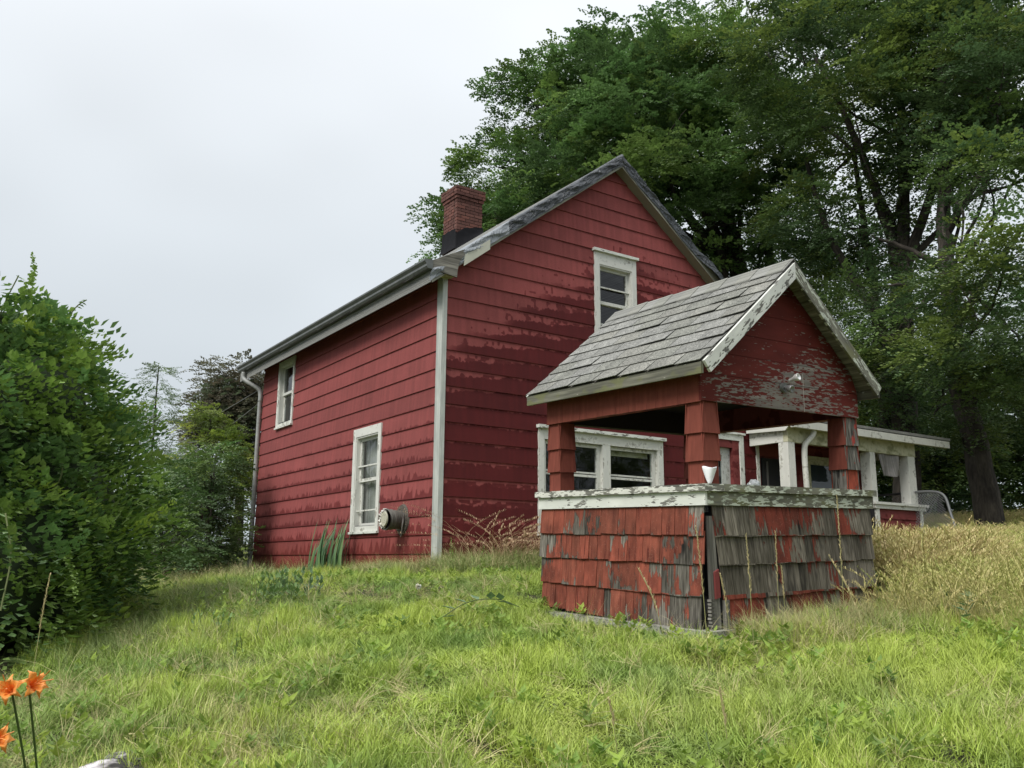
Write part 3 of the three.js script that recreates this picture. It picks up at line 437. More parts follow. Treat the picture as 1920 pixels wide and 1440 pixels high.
// tapered shingle in a face's own axes: x along, y up, z outwards
function shake(x0, x1, y0, y1, col, row, o = {}) {
  const t = o.t ?? .016, tt = o.tt ?? .004, z = o.z ?? 0, e = .006, sk = o.skew ?? 0; const U0 = (col + .03) / 8, U1 = (col + .97) / 8, V0 = (row + .02) / 4, V1 = (row + .98) / 4;
  const b0 = y0 + (o.j0 ?? 0), b1 = y0 + (o.j1 ?? 0), tk = t + (o.curl ?? 0);
  return hexa([[x0 + sk, b0, z + tk], [x1 + sk, b1, z + tk], [x1, y1, z + tt], [x0, y1, z + tt], [x0 + sk, b0, z + tk - .009], [x1 + sk, b1, z + tk - .009], [x1, y1, z + tt - .006], [x0, y1, z + tt - .006]], [[U0, V0], [U1, V0], [U1, V1], [U0, V1]]);
}
{
  // faces: group turned so that its z points outwards
  const leftF = grp(booth, 'left_skirt'); leftF.rotation.y = -Math.PI / 2; leftF.position.set(.05, 0, 0);          // local x = booth z (-1.92 .. -.05)
  const rightF = grp(booth, 'front_skirt'); rightF.position.set(0, 0, -.05);
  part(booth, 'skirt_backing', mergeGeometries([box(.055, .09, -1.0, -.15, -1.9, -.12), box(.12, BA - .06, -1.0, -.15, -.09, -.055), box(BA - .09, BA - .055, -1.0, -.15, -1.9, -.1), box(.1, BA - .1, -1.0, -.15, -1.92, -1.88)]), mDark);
  const rows = (wall, a, b, kind) => {
    const ys = kind ? [-.148, -.352, -.55, -.757, -.99] : [-.148, -.352, -.548, -.752, -.955], lay = [];
    for (let r = 0; r < 4; r++) { const R0 = []; let x = a + (kind ? [0, .03, .06, .10][r] : [0, -.012, 0, .012][r]); const end = b - (kind ? 0 : [0, 0, .03, .05][r]); while (x < end - .03) { let w = .075 + br() * .13; if (end - x - w < .06) w = end - x; R0.push([x, x + w, br(), br(), br()]); x += w; } lay.push(R0); }
    const Wd = b - a + .05, X0 = a - .03;
    const t = tex(2048, 1024, (u, v) => {
      const x = X0 + u * Wd, y = -1.03 + v * .9; let r = 3; for (let k = 0; k < 4; k++) if (y > ys[k + 1] - (kind ? 0 : .01)) { r = k; break; }
      const f = clamp((y - ys[r + 1]) / (ys[r] - ys[r + 1])), sh = lay[r].find(q => x < q[1]) ?? lay[r][lay[r].length - 1], s = sh[2] * 91 + r * 7;
      const g = fbm(x * 95 + s, y * 7 + s, 3) * .6 + fbm(x * 260 + s, y * 16, 2) * .4;
      let wood = mix3([58, 55, 49], [152, 146, 136], clamp(g * 1.6 - .35)).map(c => c * (.75 + .45 * sh[3])); if (kind) wood = mix3(wood, [92, 84, 66], .25);
      wood = mix3(wood, [26, 25, 24], sstep(.6, .85, fbm(x * 16 + s, y * 5, 3)) * (sh[4] > .8 ? 1 : .45));
      const big = fbm(x * 2.6 + (kind ? 40 : 3), y * 3.4 + r * 5, 3), st = fbm(x * 26 + s, y * 5, 3) * .6 + fbm(x * 90, y * 22, 3) * .4;
      const q = kind ? .25 + .19 * sstep(a + .1, a + .75, x) - .12 * sstep(b - .5, b, x) + [.08, -.12, .02, .12][r] : .665 - .2 * sstep(b - .28, b - .05, x) * (r === 0 ? .6 : 1) - .12 * sstep(a + .2, a, x) - (r === 3 ? .12 * sstep(a + .9, b, x) : 0);
      const P = q + (sh[2] - .5) * (kind ? .42 : .30) + .55 * (big - .5) + (f - .45) * (kind ? .10 : .26) * (sh[4] > .35 ? 1 : -.5);
      const m = sstep(-.015, .035, P - (.22 + st * .62)); const d = (.74 + .4 * fbm(x * 30 + s, y * 10, 3)) * (.88 + .22 * sh[3]);
      let p = (kind ? [122, 58, 46] : [142, 76, 61]).map((c, i) => c * d * (i ? 1 : 1 - .08 * sh[4])); p = mix3(p, [84, 38, 32], sstep(.72, .8, fbm(x * 130 + s, y * 6, 2)) * .75); p = mix3(p, [70, 40, 34], .35 * sstep(.55, .8, fbm(x * 8, y * 6 + r, 3)));
      let k = mix3(wood, p, m); if (m > .12 && m < .8) k = k.map(c => c * .82); if (h2(Math.floor(x * 400), Math.floor(y * 220)) > .985) k = mix3(k, [176, 140, 126], .5 * m);
      return k;
    }, true, false);
    const mF = phys({ map: t, bumpMap: t, bumpScale: .006, roughness: .9 }), uv = (x, y) => [clamp((x - X0) / Wd, .002, .998), clamp((y + 1.03) / .9, .002, .998)];
    for (let r = 0; r < 4; r++) for (const [xa, xb, q1, q2, q3] of lay[r]) {
      const slope = kind ? -.012 * (r === 2 ? 3 : 1) * (1 - (xa - a) / 1.8) : [0, 0, -.02, -.075][r] * ((xa - a) / 1.87), y0 = ys[r + 1] + slope + (q1 - .5) * .012, y1 = ys[r] + (r ? .03 : 0), tk = .022 + q2 * .010, tt = r ? .008 : .01, sk = kind ? .022 * (1 - (xa - a) / 2.2) : 0, j = (q3 - .5) * .008, g = .0012 + .003 * q1 * q1;
      part(wall, 'shingle', hexa([[xa + g + sk, y0 + j, tk], [xb - g + sk, y0 - j, tk + (q1 - .5) * .006], [xb - g, y1, tt], [xa + g, y1, tt], [xa + g + sk, y0 + j, tk - .01], [xb - g + sk, y0 - j, tk - .01], [xb - g, y1, tt - .006], [xa + g, y1, tt - .006]], [uv(xa + g, y0), uv(xb - g, y0), uv(xb - g, y1), uv(xa + g, y1)]), mF);
    }
  };
  rows(leftF, -1.93, -.055, 0); rows(rightF, .095, BA - .05, 1);
  // rotted corner: grey post, dark gap, loose boards
  part(booth, 'corner_board', hexa([[.078, -.98, -.045], [.165, -.98, -.045], [.12, -.22, -.045], [.065, -.22, -.045], [.078, -.98, -.07], [.165, -.98, -.07], [.12, -.22, -.07], [.065, -.22, -.07]], [[0, 0], [0, .07], [.8, .07], [.8, 0]]), mWood);
  part(booth, 'corner_board', hexa([[.105, -.78, -.03], [.15, -.77, -.03], [.14, -.58, -.03], [.1, -.6, -.03], [.105, -.78, -.045], [.15, -.77, -.045], [.14, -.58, -.045], [.1, -.6, -.045]], [[.14, .1], [.23, .1], [.23, .2], [.14, .2]]), mRed);
  part(booth, 'corner_board', box(.185, .225, -1.02, -.79, -.05, -.02), mWood);
  { const gs = []; for (let i = 0; i < 9; i++) gs.push(box(.062 + br() * .01, .098 + br() * .012, -.99 + i * .024, -.975 + i * .024, -.075, -.045)); part(booth, 'broken_wood', mergeGeometries(gs), mWood); }
  // slab
  { const g = box(-.04, BA + .06, -1.30, -.985, -BB - .06, .02, 1); g.translate(0, 0, 0); part(booth, 'slab', g, std({ map: T.asphalt, color: lin(1.5, 1.48, 1.38), bumpMap: T.asphalt, bumpScale: .004 })); }
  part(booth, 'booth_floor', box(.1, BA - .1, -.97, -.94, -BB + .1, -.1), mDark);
  // counter: boards on top, fascia below, all four sides
  const rail = (x0, x1, z0, z1, m) => part(booth, 'counter_board', box(x0, x1, -.05, 0, z0, z1, 1), m);
  rail(0, .19, -BB, -.001, mPeel); rail(.191, BA - .191, -.2, 0, mPeelGreen); rail(BA - .19, BA, -BB, -.001, mPeelGreen); rail(.191, BA - .191, -BB, -BB + .2, mPeel);
  part(booth, 'counter_fascia', box(.023, .043, -.147, -.051, -BB + .023, -.024, 1), mPeelMore);
  part(booth, 'counter_fascia', box(.044, BA - .023, -.147, -.051, -.043, -.023, 1), mPeelGreen);
  part(booth, 'counter_fascia', mergeGeometries([box(BA - .043, BA - .023, -.147, -.051, -BB + .023, -.044), box(.044, BA - .044, -.147, -.051, -BB + .023, -BB + .043)]), mPeel);
  // posts wrapped in shingles
  const HB = .591, pw = .155;
  for (const [px, pz, red] of [[.09, -.09 - pw, 1], [.09, -BB + .09, 1], [BA - .09 - pw, -.09 - pw, 0], [BA - .09 - pw, -BB + .09, 1]]) {
    const p = grp(booth, 'post'); p.position.set(px + pw / 2, 0, pz + pw / 2); const h = pw / 2;
    part(p, 'post_core', box(-h + .012, h - .012, .001, HB - .002, -h + .012, h - .012), mRed);
    for (let f = 0; f < 4; f++) for (let r = 0; r < 3; r++) {
      const y0 = [.0, .165, .36][r] + .002, y1 = [.19, .385, HB - .003][r]; const g = shake(-h - .008 + (r === 0 ? .01 : 0), h + .008 - (r === 0 ? .01 : 0), y0, y1, red ? 7 : f === 0 ? (r === 0 ? 1 : 5) : r < 1 ? 5 : 7, Math.floor(br() * 4), { t: r === 0 ? .010 : .026, tt: .006, z: h - .012, j0: (br() - .5) * .01, j1: (br() - .5) * .01 });
      g.rotateY(f * Math.PI / 2); part(p, 'shingle', g, mShake);
    }
  }
  // beams
  const beamS = part(booth, 'side_beam', box(.09, .19, HB, .80, -BB + .085, -.09), mRed);
  { const n = 8, len = BB - .16; for (let i = 0; i < n; i++) { const g = shake(-BB + .08 + i * len / n + .0015, -BB + .08 + (i + 1) * len / n - .0015, HB - .008, .81, 7, i % 4, { t: .018, tt: .012, j0: (br() - .5) * .003, j1: (br() - .5) * .003 }); g.rotateY(-Math.PI / 2); g.translate(.089, 0, 0); part(beamS, 'shingle', g, mShake); } }
  part(booth, 'side_beam', box(BA - .19, BA - .08, HB, .80, -BB + .085, -.09), mRed);
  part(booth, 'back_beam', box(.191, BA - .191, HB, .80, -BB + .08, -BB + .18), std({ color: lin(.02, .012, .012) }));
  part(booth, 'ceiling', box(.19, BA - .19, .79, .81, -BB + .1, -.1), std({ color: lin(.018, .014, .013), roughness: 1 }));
  // gable panel of wide boards with flaking paint
  T.gable = tex(1024, 1024, (u, v) => {
    const x = u * 2, y = v * 1.2; const g = fbm(x * 3, y * 40, 4); const wood = mix3([92, 86, 80], [150, 146, 138], g);
    const fl = .5 * fbm(x * 12 + 3, y * 60, 3) + .5 * fbm(x * 30 + 3, y * 150, 3), big = fbm(x * 2.2 + 7, y * 2.6 + 3, 3); const c = Math.exp(-(((x - 1.02) / .62) ** 2)) * sstep(.62, .1, y) + .15 * sstep(.4, 0, y);
    const lose = sstep(.60, .63, fl + .30 * (big - .5) + .15 * c - .055);
    const patch = x > .98 && x < 1.22 && y < .30 ? sstep(.54, .6, fbm(x * 34, y * 60, 3) + .05) * .8 : 0;
    let p = [98, 42, 37].map(q => q * (.84 + .3 * fbm(x * 4, y * 12, 3))); let k = mix3(p, wood, Math.max(lose, patch)); if (x > 1.218 && x < 1.224 && y < .3) k = [170, 164, 156]; return k;
  }, true, false);
  const mGable = phys({ map: T.gable, bumpMap: T.gable, bumpScale: .004, roughness: .85 });
  const EV = .84, sl = (1.722 - EV) / (BA / 2 + .047), yR = (x) => EV + sl * (BA / 2 + .047 - Math.abs(x - BA / 2)); const gz = -.076;
  const gp = grp(booth, 'front_gable');
  const lv = [HB, .79, .955, 1.12, 1.30, 1.5, 1.68];
  for (let i = 0; i < lv.length - 1; i++) { const a = lv[i], b = lv[i + 1]; const e = (y) => { const w = Math.min(BA / 2 - .07, (1.722 - .045 - y) / sl); return [BA / 2 - w, BA / 2 + w]; }; const [l0, r0] = e(a), [l1, r1] = e(b); const z = gz + (i % 2 ? .001 : 0) - .001 * i, gap = i ? .003 : 0; const uv = (x, y) => [x / 2, (y - HB) / 1.2];
    part(gp, 'plank', hexa([[l0, a + gap, z], [r0, a + gap, z], [r1, b, z - .002], [l1, b, z - .002], [l0, a + gap, z - .02], [r0, a + gap, z - .02], [r1, b, z - .02], [l1, b, z - .02]], [uv(l0, a), uv(r0, a), uv(r1, b), uv(l1, b)]), mGable); }
  { const f = grp(booth, 'gable_lamp'); f.position.set(1.0, .79, gz + .002); const b1 = new THREE.CylinderGeometry(.035, .04, .02, 14); b1.rotateX(Math.PI / 2); b1.translate(-.03, -.03, .01); const s1 = new THREE.LatheGeometry([[.012, 0], [.016, .02], [.028, .045], [.03, .07], [.022, .075], [0, .06]].map(p => new THREE.Vector2(...p)), 14); s1.rotateX(1.9); s1.translate(-.035, -.03, .02); const s2 = new THREE.LatheGeometry([[.012, 0], [.014, .03], [.026, .05], [.03, .08], [.024, .082], [0, .06]].map(p => new THREE.Vector2(...p)), 14); s2.rotateX(1.3); s2.rotateZ(-.5); s2.translate(.03, .03, .02); part(f, 'base', b1, mGutter); part(f, 'socket', s1, std({ color: lin(.25, .25, .25), metalness: .5, roughness: .4 })); part(f, 'socket', s2, std({ color: lin(.75, .75, .73), metalness: .3, roughness: .3 })); }
  { const g = extrude([[.1, HB], [BA - .1, HB], [BA - .1, .80], [BA / 2, 1.66], [.1, .80]], .02); g.translate(0, 0, -BB + .09); part(booth, 'back_gable', g, mRed); }
  // roof
  const roof = grp(booth, 'roof'); const zf = .054, zb = -BB - .043, xe = -.047, run = BA / 2 + .047, len = Math.hypot(run, 1.722 - EV), ang = Math.atan2(1.722 - EV, run);
  for (const s of [0, 1]) {
    const side = grp(booth, 'roof_slope'); side.position.set(s ? BA + .047 : xe, EV, 0); if (s) side.rotation.y = Math.PI; // local x up slope towards ridge after tilt
    const T4 = M4().makeRotationZ(ang); const Z0 = s ? -zf : zb, Z1 = s ? -zb : zf; const put = (n, g, m) => { g.applyMatrix4(T4); return part(side, n, g, m); };
    put('decking', box(.01, len - .001, -.025, -.002, Z0 + .02, Z1 - .02), mWood);
    const nr = 8, ex = (len - .11) / nr, r = rng(300 + s);
    for (let k = 0; k < nr + 1; k++) { const x0 = k * ex - (k ? 0 : .015), x1 = Math.min(len - .002, (k + 1) * ex + .05); let z = Z0 - (k % 2 ? .15 : 0); const dev = (r() - .5) * .01;
      while (z < Z1 - .002) { const a = Math.max(Z0, z) + .0045, b = Math.min(Z1, z + .303) - .0045; if (b - a > .01) { const lift = .002 + r() * .002, u = r() * 3, v = r() * 3, curl = k === 0 ? .006 + .012 * r() : r() < .1 ? .01 : 0;
        const j = (r() - .5) * .004, sag = k === 0 && !s ? .018 * Math.sin(Math.PI * (b - Z0) / (Z1 - Z0) * .9) : 0;
        const lo = .010 + lift + curl, la = .010 + lift + curl * .5; put('roof_shingle', hexa([[x0 + dev + j, lo + .005, b], [x1, .005, b], [x1, .005, a], [x0 + dev - j, la + .005, a], [x0 + dev + j, lo, b], [x1, .002, b], [x1, .002, a], [x0 + dev - j, la, a]], [[u, v], [u + ex, v], [u + ex, v + .3], [u, v + .3]])  , mAsphalts[Math.floor(r() * 4)]); }
        z += .303; } }
    // eave board and rake boards
    const eb = new THREE.BufferGeometry().copy(box(-.012, .012, -.085, -.004, Z0 + .004, Z1 - .004)); eb.applyMatrix4(M4().makeRotationZ(0)); const ebm = part(side, 'eave_board', eb, mMossy); ebm.position.set(.004, .0, 0);
    for (const f of [0, 1]) { const zz = f ? Z1 : Z0 - .022; put('rake_board', hexa([[0, -.098, zz + .022], [len - .098 * Math.tan(ang) * 0 + .09, -.098, zz + .022], [len, .0, zz + .022], [0.0, .0, zz + .022], [0, -.098, zz], [len + .09, -.098, zz], [len, .0, zz], [0.0, .0, zz]].map((p, i) => { if (i % 4 === 1) return [len - .098 * Math.tan(ang), -.098, p[2]]; return p; }), [[0, s * .3], [1.4, s * .3], [1.4, s * .3 + .1], [0, s * .3 + .1]]), s ? mMossyLight : mPeelRake); }
    put('soffit', box(.0, len - .03, -.03, -.026, Z1 - .13, Z1 - .0), std({ color: lin(.07, .03, .028) }));
  }
  // ridge caps
  { const r = rng(8); for (let z = zb, k = 0; z < zf - .02; z += .16, k++) { const a = z, b = Math.min(zf + .01, z + .3), o = .004 + .003 * (k % 2); const gs = [];
      for (const s of [-1, 1]) { const w = .13; const y = (t) => 1.722 + .022 + o - t * sl; const p = (t, zz, up) => [BA / 2 + s * t, y(t) + up - (t > .05 ? .004 : 0), zz]; gs.push(hexa([p(0, b, .0), p(w, b, 0), p(w, b, .007), p(0, b, .009), p(0, a, -.006), p(w, a, -.006), p(w, a, 0), p(0, a, .002)], [[r(), 0], [.2, .1], [.2, .3], [0, .3]])); } part(roof, 'ridge_cap', mergeGeometries(gs), mAsphalts[k % 4]); } }
}

// ---------------------------------------------------------------- small things on the booth
{ // white cone-shaped paper
  const P = [], U = [], I = [], n = 20, m = 10; for (let k = 0; k <= m; k++) for (let i = 0; i <= n; i++) { const v = k / m, a = i / n * 2 * Math.PI, r = (.012 + .05 * v ** .8) * (1 + .12 * Math.sin(a * 3 + 1) * v), y = v * .115 + (v > .9 ? .008 * Math.sin(a * 2) : 0); P.push(r * Math.cos(a) + .02 * v * v, y, r * .8 * Math.sin(a)); U.push(i / n, v); }
  for (let k = 0; k < m; k++) for (let i = 0; i < n; i++) { const a = k * (n + 1) + i; I.push(a, a + n + 1, a + 1, a + 1, a + n + 1, a + n + 2); }
  const c = P.length / 3; P.push(.024, .112, 0); U.push(.5, .5); for (let i = 0; i < n; i++) I.push(m * (n + 1) + i, c, m * (n + 1) + i + 1);
  const o = new THREE.Mesh(G(P, U, I), std({ color: lin(.78, .79, .8), roughness: .55 })); o.name = 'white_cup'; o.position.set(-1.16, .437, 5.90); o.rotation.y = .4; o.castShadow = true; scene.add(tag(o, 'crumpled white cone cup standing on the booth counter by its front corner post', 'cup'));
}
{ // crumpled clear plastic
  const g = new THREE.IcosahedronGeometry(.045, 3), p = g.attributes.position; for (let i = 0; i < p.count; i++) { const v = new THREE.Vector3().fromBufferAttribute(p, i), k = .7 + .6 * vn3(v.x * 60 + 5, v.y * 60 + 7, v.z * 60 + 9); p.setXYZ(i, v.x * k * 1.1, Math.max(-.02, v.y * k), v.z * k); } g.computeVertexNormals();
  const o = new THREE.Mesh(g, new THREE.MeshPhysicalMaterial({ color: lin(.75, .78, .8), transmission: .5, thickness: 0, roughness: .25, side: THREE.DoubleSide })); o.name = 'plastic_bag'; o.position.set(-.66, .452, 5.86); o.castShadow = true; scene.add(tag(o, 'crumpled clear plastic bag lying on the booth counter below the porch downspout', 'plastic bag'));
}
// ---------------------------------------------------------------- chain link fence beyond the porch
{
  const t = thing('chain_link_fence', 'leaning chain link fence panel with bent pipe frame in tall grass beyond the porch', 'fence', [0, 0, 0]); const fm = std({ color: lin(.13, .135, .135), metalness: .3, roughness: .6 });
  part(t, 'pipe_frame', tube([...smooth([[10.1, .45, -.8], [9.95, 1.2, -.6], [9.76, 1.22, .13], [9.55, 1.2, 1.3], [9.52, 1.12, 1.45], [9.40, .75, 1.62], [9.24, .25, 1.84]], 50)], .024, 6), fm);
  const gs = []; const A = [9.76, 1.2, .13], B = [9.53, 1.17, 1.4]; const P = (u, v) => [mix(A[0], B[0], u) - .28 * v * u, mix(1.2, .28, v), mix(A[2], B[2], u) + .42 * v * u]; const n = 22;
  for (let i = -n; i < n; i++) { for (const d of [1, -1]) { const pts = []; for (let k = 0; k <= 14; k++) { const v = k / 14, u = (i + .5) / n * 1 + d * v * .72; if (u >= 0 && u <= 1) pts.push(P(u, v)); } if (pts.length > 1) gs.push(tube(pts, .0035, 3, false)); } }
  part(t, 'wire_mesh', mergeGeometries(gs), std({ color: lin(.32, .33, .33), metalness: .4, roughness: .5 }));
}
// wires to the house
for (const [a, b, l] of [[[-.1, 3.35, -7.5], [1.2, 4.6, -26], 'thin overhead wire from the far house corner, upper of two'], [[-.1, 3.05, -7.5], [2.2, 4.3, -24], 'thin overhead wire from the far house corner, lower of two']]) { const pts = []; for (let i = 0; i <= 20; i++) { const t = i / 20; pts.push([mix(a[0], b[0], t), mix(a[1], b[1], t) - .35 * Math.sin(Math.PI * t), mix(a[2], b[2], t)]); } const m = new THREE.Mesh(tube(pts, .008, 4), std({ color: lin(.2, .2, .2) })); m.name = numbered('overhead_wire'); scene.add(tag(m, l, 'wire')); }

// ---------------------------------------------------------------- foliage
T.bark = tex(512, 512, (u, v) => { const n = tn(u, v, 16, 4, 4), m = tn(u, v, 48, 16, 2); return mix3([34, 30, 26], [96, 88, 78], clamp(n * .9 + m * .4 - .25)); });
const mBark = std({ map: T.bark, bumpMap: T.bark, bumpScale: .03, roughness: 1 });
const mLeaf = new THREE.MeshPhysicalMaterial({ color: 0xffffff, roughness: .85, transmission: .5, thickness: 0, side: THREE.DoubleSide, specularIntensity: .35 });
const mLeafGloss = new THREE.MeshPhysicalMaterial({ color: 0xffffff, roughness: .72, transmission: .45, thickness: 0, side: THREE.DoubleSide, specularIntensity: .6 });
const mBlade = std({ color: 0xffffff, roughness: .6 });
// leaf: ovate, folded along its midrib; origin at the stalk, tip along +y, faces +z
function leafInto(P, m, len, wid, fold = .22, lobed = false) {
  const v = (x, y, z) => { const q = new THREE.Vector3(x, y, z).applyMatrix4(m); return [q.x, q.y, q.z]; };
  if (lobed) { const pts = [[0, 0], [.30, .02], [.52, .30], [.30, .38], [.36, .72], [.14, .62], [0, 1]]; for (const s of [-1, 1]) for (let i = 1; i < pts.length - 1; i++) { const a = pts[i], b = pts[i + 1]; P.push(...v(0, .28 * len, 0), ...v(s * a[0] * wid, a[1] * len, -fold * Math.abs(a[0]) * wid), ...v(s * b[0] * wid, b[1] * len, -fold * Math.abs(b[0]) * wid)); } return; }
  for (const s of [-1, 1]) { P.push(...v(0, 0, 0), ...v(s * wid * .5, len * .36, -fold * wid * .5), ...v(0, len * .5, 0)); P.push(...v(0, len * .5, 0), ...v(s * wid * .5, len * .36, -fold * wid * .5), ...v(0, len, -.12 * len)); }
}
function kiteInto(P, m, len, wid, fold = .25) { const v = (x, y, z) => { const q = new THREE.Vector3(x, y, z).applyMatrix4(m); return [q.x, q.y, q.z]; }; for (const s of [-1, 1]) P.push(...v(0, 0, 0), ...v(s * wid * .5, len * .45, -fold * wid * .5), ...v(0, len, -.1 * len)); }
// spray of leaves along +x, leaves lying roughly flat (facing +y)
function spray(seed, n, len, leaf, wid, o = {}) {
  const r = rng(seed), P = []; const f = o.full ? leafInto : kiteInto;
  for (let i = 0; i < n; i++) { const t = (i + .5) / n, s = i % 2 ? 1 : -1; const m = place(t * len, -.18 * len * t * t * (o.droop ?? 1) + (r() - .5) * .06, s * .02 + (r() - .5) * len * (o.spread ?? .35) * (1.1 - t), 0, 0, 0, 1); m.multiply(M4().makeRotationY(-Math.PI / 2 + s * (.5 + r() * .9) * (1 - t * .7))); m.multiply(M4().makeRotationX(-Math.PI / 2 + (o.hang ?? .5) * (r() - .35) * 1.6 + (o.hang ?? .5) * .5)); m.multiply(M4().makeRotationY((r() - .5) * 1.1)); m.multiply(M4().makeRotationX(Math.PI)).multiply(M4().makeRotationZ(Math.PI)); const k = .7 + r() * .5; f(P, m, leaf * k, wid * k); }
  return G(P);
}
const SPR = [spray(1, 30, .52, .082, .078, { spread: .6, hang: .3 }), spray(2, 30, .56, .08, .075, { spread: .65, hang: .3 })];
const SPRF = spray(3, 32, .8, .075, .066, { spread: .6, droop: .6, hang: .35 });
function crown(parent, lobes, o) {
  const r = rng(o.seed), ms = [], cs = [];
  const base = o.colors.map(c => lin(...c));
  for (const [x, y, z, R] of lobes) {
    const nsub = Math.round((o.sub ?? 7) * R * R + 5);
    for (let k = 0; k < nsub; k++) {
      let a = r() * 6.283, cy = r() * 2 - 1; cy = cy * .9 + .12; const sy = Math.sqrt(Math.max(0, 1 - cy * cy)), rad = R * (.5 + .58 * Math.cbrt(r()));
      const sx = x + Math.cos(a) * sy * rad * (o.wide ?? 1), sY = y + cy * rad * .92, sz = z + Math.sin(a) * sy * rad * (o.wide ?? 1), sr = (o.clump ?? .42) * (.65 + .7 * r());
      const tint = base[Math.floor(r() * base.length)], br_ = .62 + .7 * r(), n = Math.round((o.dens ?? 26) * (.7 + .6 * r()));
      for (let i = 0; i < n; i++) {
        const ba = r() * 6.283, bc = r() * 2 - 1, bs = Math.sqrt(1 - bc * bc), bR = sr * Math.cbrt(r()); const dx = Math.cos(ba) * bs, dz = Math.sin(ba) * bs;
        const px = sx + dx * bR * 1.25, py = sY + bc * bR * (o.flat ?? .75), pz = sz + dz * bR * 1.25;
        const yaw = Math.atan2(-(dz * .6 + Math.sin(a) * sy * .6), dx * .6 + Math.cos(a) * sy * .6) + (r() - .5) * 1.6;
        ms.push(place(px, py, pz, (r() - .5) * .9, yaw, -.15 + (r() - .5) * .8 + bc * .35, (o.scale ?? 1) * (.7 + .5 * r())));
        const c = tint.clone().multiplyScalar(br_ * (.82 + .36 * r())); cs.push(c);
      }
    }
  }
  const m = inst('crown', o.spray ?? SPR[o.seed % 2], o.mat ?? mLeaf, ms, cs); parent.add(m); return ms.length;
}
function limb(pts, r0, r1, n = 14, wob = .05, seed = 1) { const P = smooth(pts, n), r = rng(seed); P.forEach((p, i) => { if (i && i < n) { p.x += (r() - .5) * wob; p.z += (r() - .5) * wob; } }); return tube(P, P.map((_, i) => mix(r0, r1, (i / n) ** .8)), 8); }
function branchesTo(lobes, from, r, seed) { // limbs from a point of the trunk into each lobe, with twigs
  const R = rng(seed), gs = [];
  for (const [x, y, z, rad] of lobes) { const f = from[Math.floor(R() * from.length)]; const mid = [mix(f[0], x, .5) + (R() - .5) * .8, mix(f[1], y, .45), mix(f[2], z, .5) + (R() - .5) * .8]; gs.push(limb([f, mid, [x, y + rad * .3, z]], r, r * .22, 12, .08, Math.floor(R() * 999)));
    for (let k = 0; k < 7; k++) { const t = .45 + R() * .5, a = R() * 6.28, s = [mix(mid[0], x, t), mix(mid[1], y, t), mix(mid[2], z, t)]; const e = [s[0] + Math.cos(a) * rad * .9, s[1] + rad * (R() * .8 - .15), s[2] + Math.sin(a) * rad * .9]; gs.push(limb([s, [mix(s[0], e[0], .5), mix(s[1], e[1], .5) + .12, mix(s[2], e[2], .5)], e], r * .3, r * .08, 7, .06, Math.floor(R() * 999))); } }
  return gs;
}
function tree(name, label, base, limbs, lobes, o) {
  const t = thing(name, label, 'tree', [0, 0, 0], o.group); part(t, 'trunk', mergeGeometries([...limbs, ...branchesTo(lobes, o.from, o.br ?? .09, o.seed)]), mBark); const n = crown(t, lobes, o); if (globalThis.DBG) console.log(name, n); return t;
}
const GREEN = [[.14, .24, .07], [.11, .20, .065], [.19, .29, .075], [.125, .22, .07]];
const DKGREEN = [[.11, .18, .06], [.14, .22, .06], [.09, .155, .06], [.19, .26, .06]];
// large maple behind the house
tree('maple_tree', 'large dense maple tree rising behind the house roof', 0, [limb([[14.7, .2, -7.4], [14.72, 5.6, -7.4], [14.6, 8.6, -7.4], [14.3, 12.5, -8], [13.8, 15.5, -8.5]], .55, .1, 20, .06, 3), limb([[14.8, 2.5, -7.1], [15, 5.4, -6.3], [14.9, 8.7, -6.5], [14.9, 10.8, -6.4]], .3, .1, 14, .06, 4), limb([[14.6, 6, -7.4], [12.5, 8.6, -8.6], [10.2, 10.8, -11]], .26, .07, 14, .08, 5)],
  [[7.9, 10.3, -12.0, 1.17], [9.5, 12.7, -13.3, 1.57], [9.7, 14.8, -11.9, 1.35], [11.6, 16.1, -11.8, 1.49], [11.8, 16.1, -9.0, 1.3], [14.5, 16.7, -9.1, 1.75], [9.3, 11.0, -8.5, 1.95], [10.2, 11.2, -6.3, 1.9], [14.1, 12.9, -6.6, 2.11], [12.6, 9.7, -6.7, 1.9], [15.3, 10.3, -6.7, 1.75], [11.5, 9.2, -9.2, 1.95], [10.6, 10.5, -12.5, 1.92], [15.2, 8.6, -9.9, 1.9], [9.1, 10.3, -14.6, 1.09], [10.6, 13.1, -7.4, 1.65], [12, 13.6, -10, 2]],
  { seed: 11, colors: GREEN, from: [[14.6, 7, -7.4], [14.5, 9, -7.5], [14.3, 11.5, -7.9]], br: .12, sub: 6, dens: 44, clump: .62, flat: .55 });
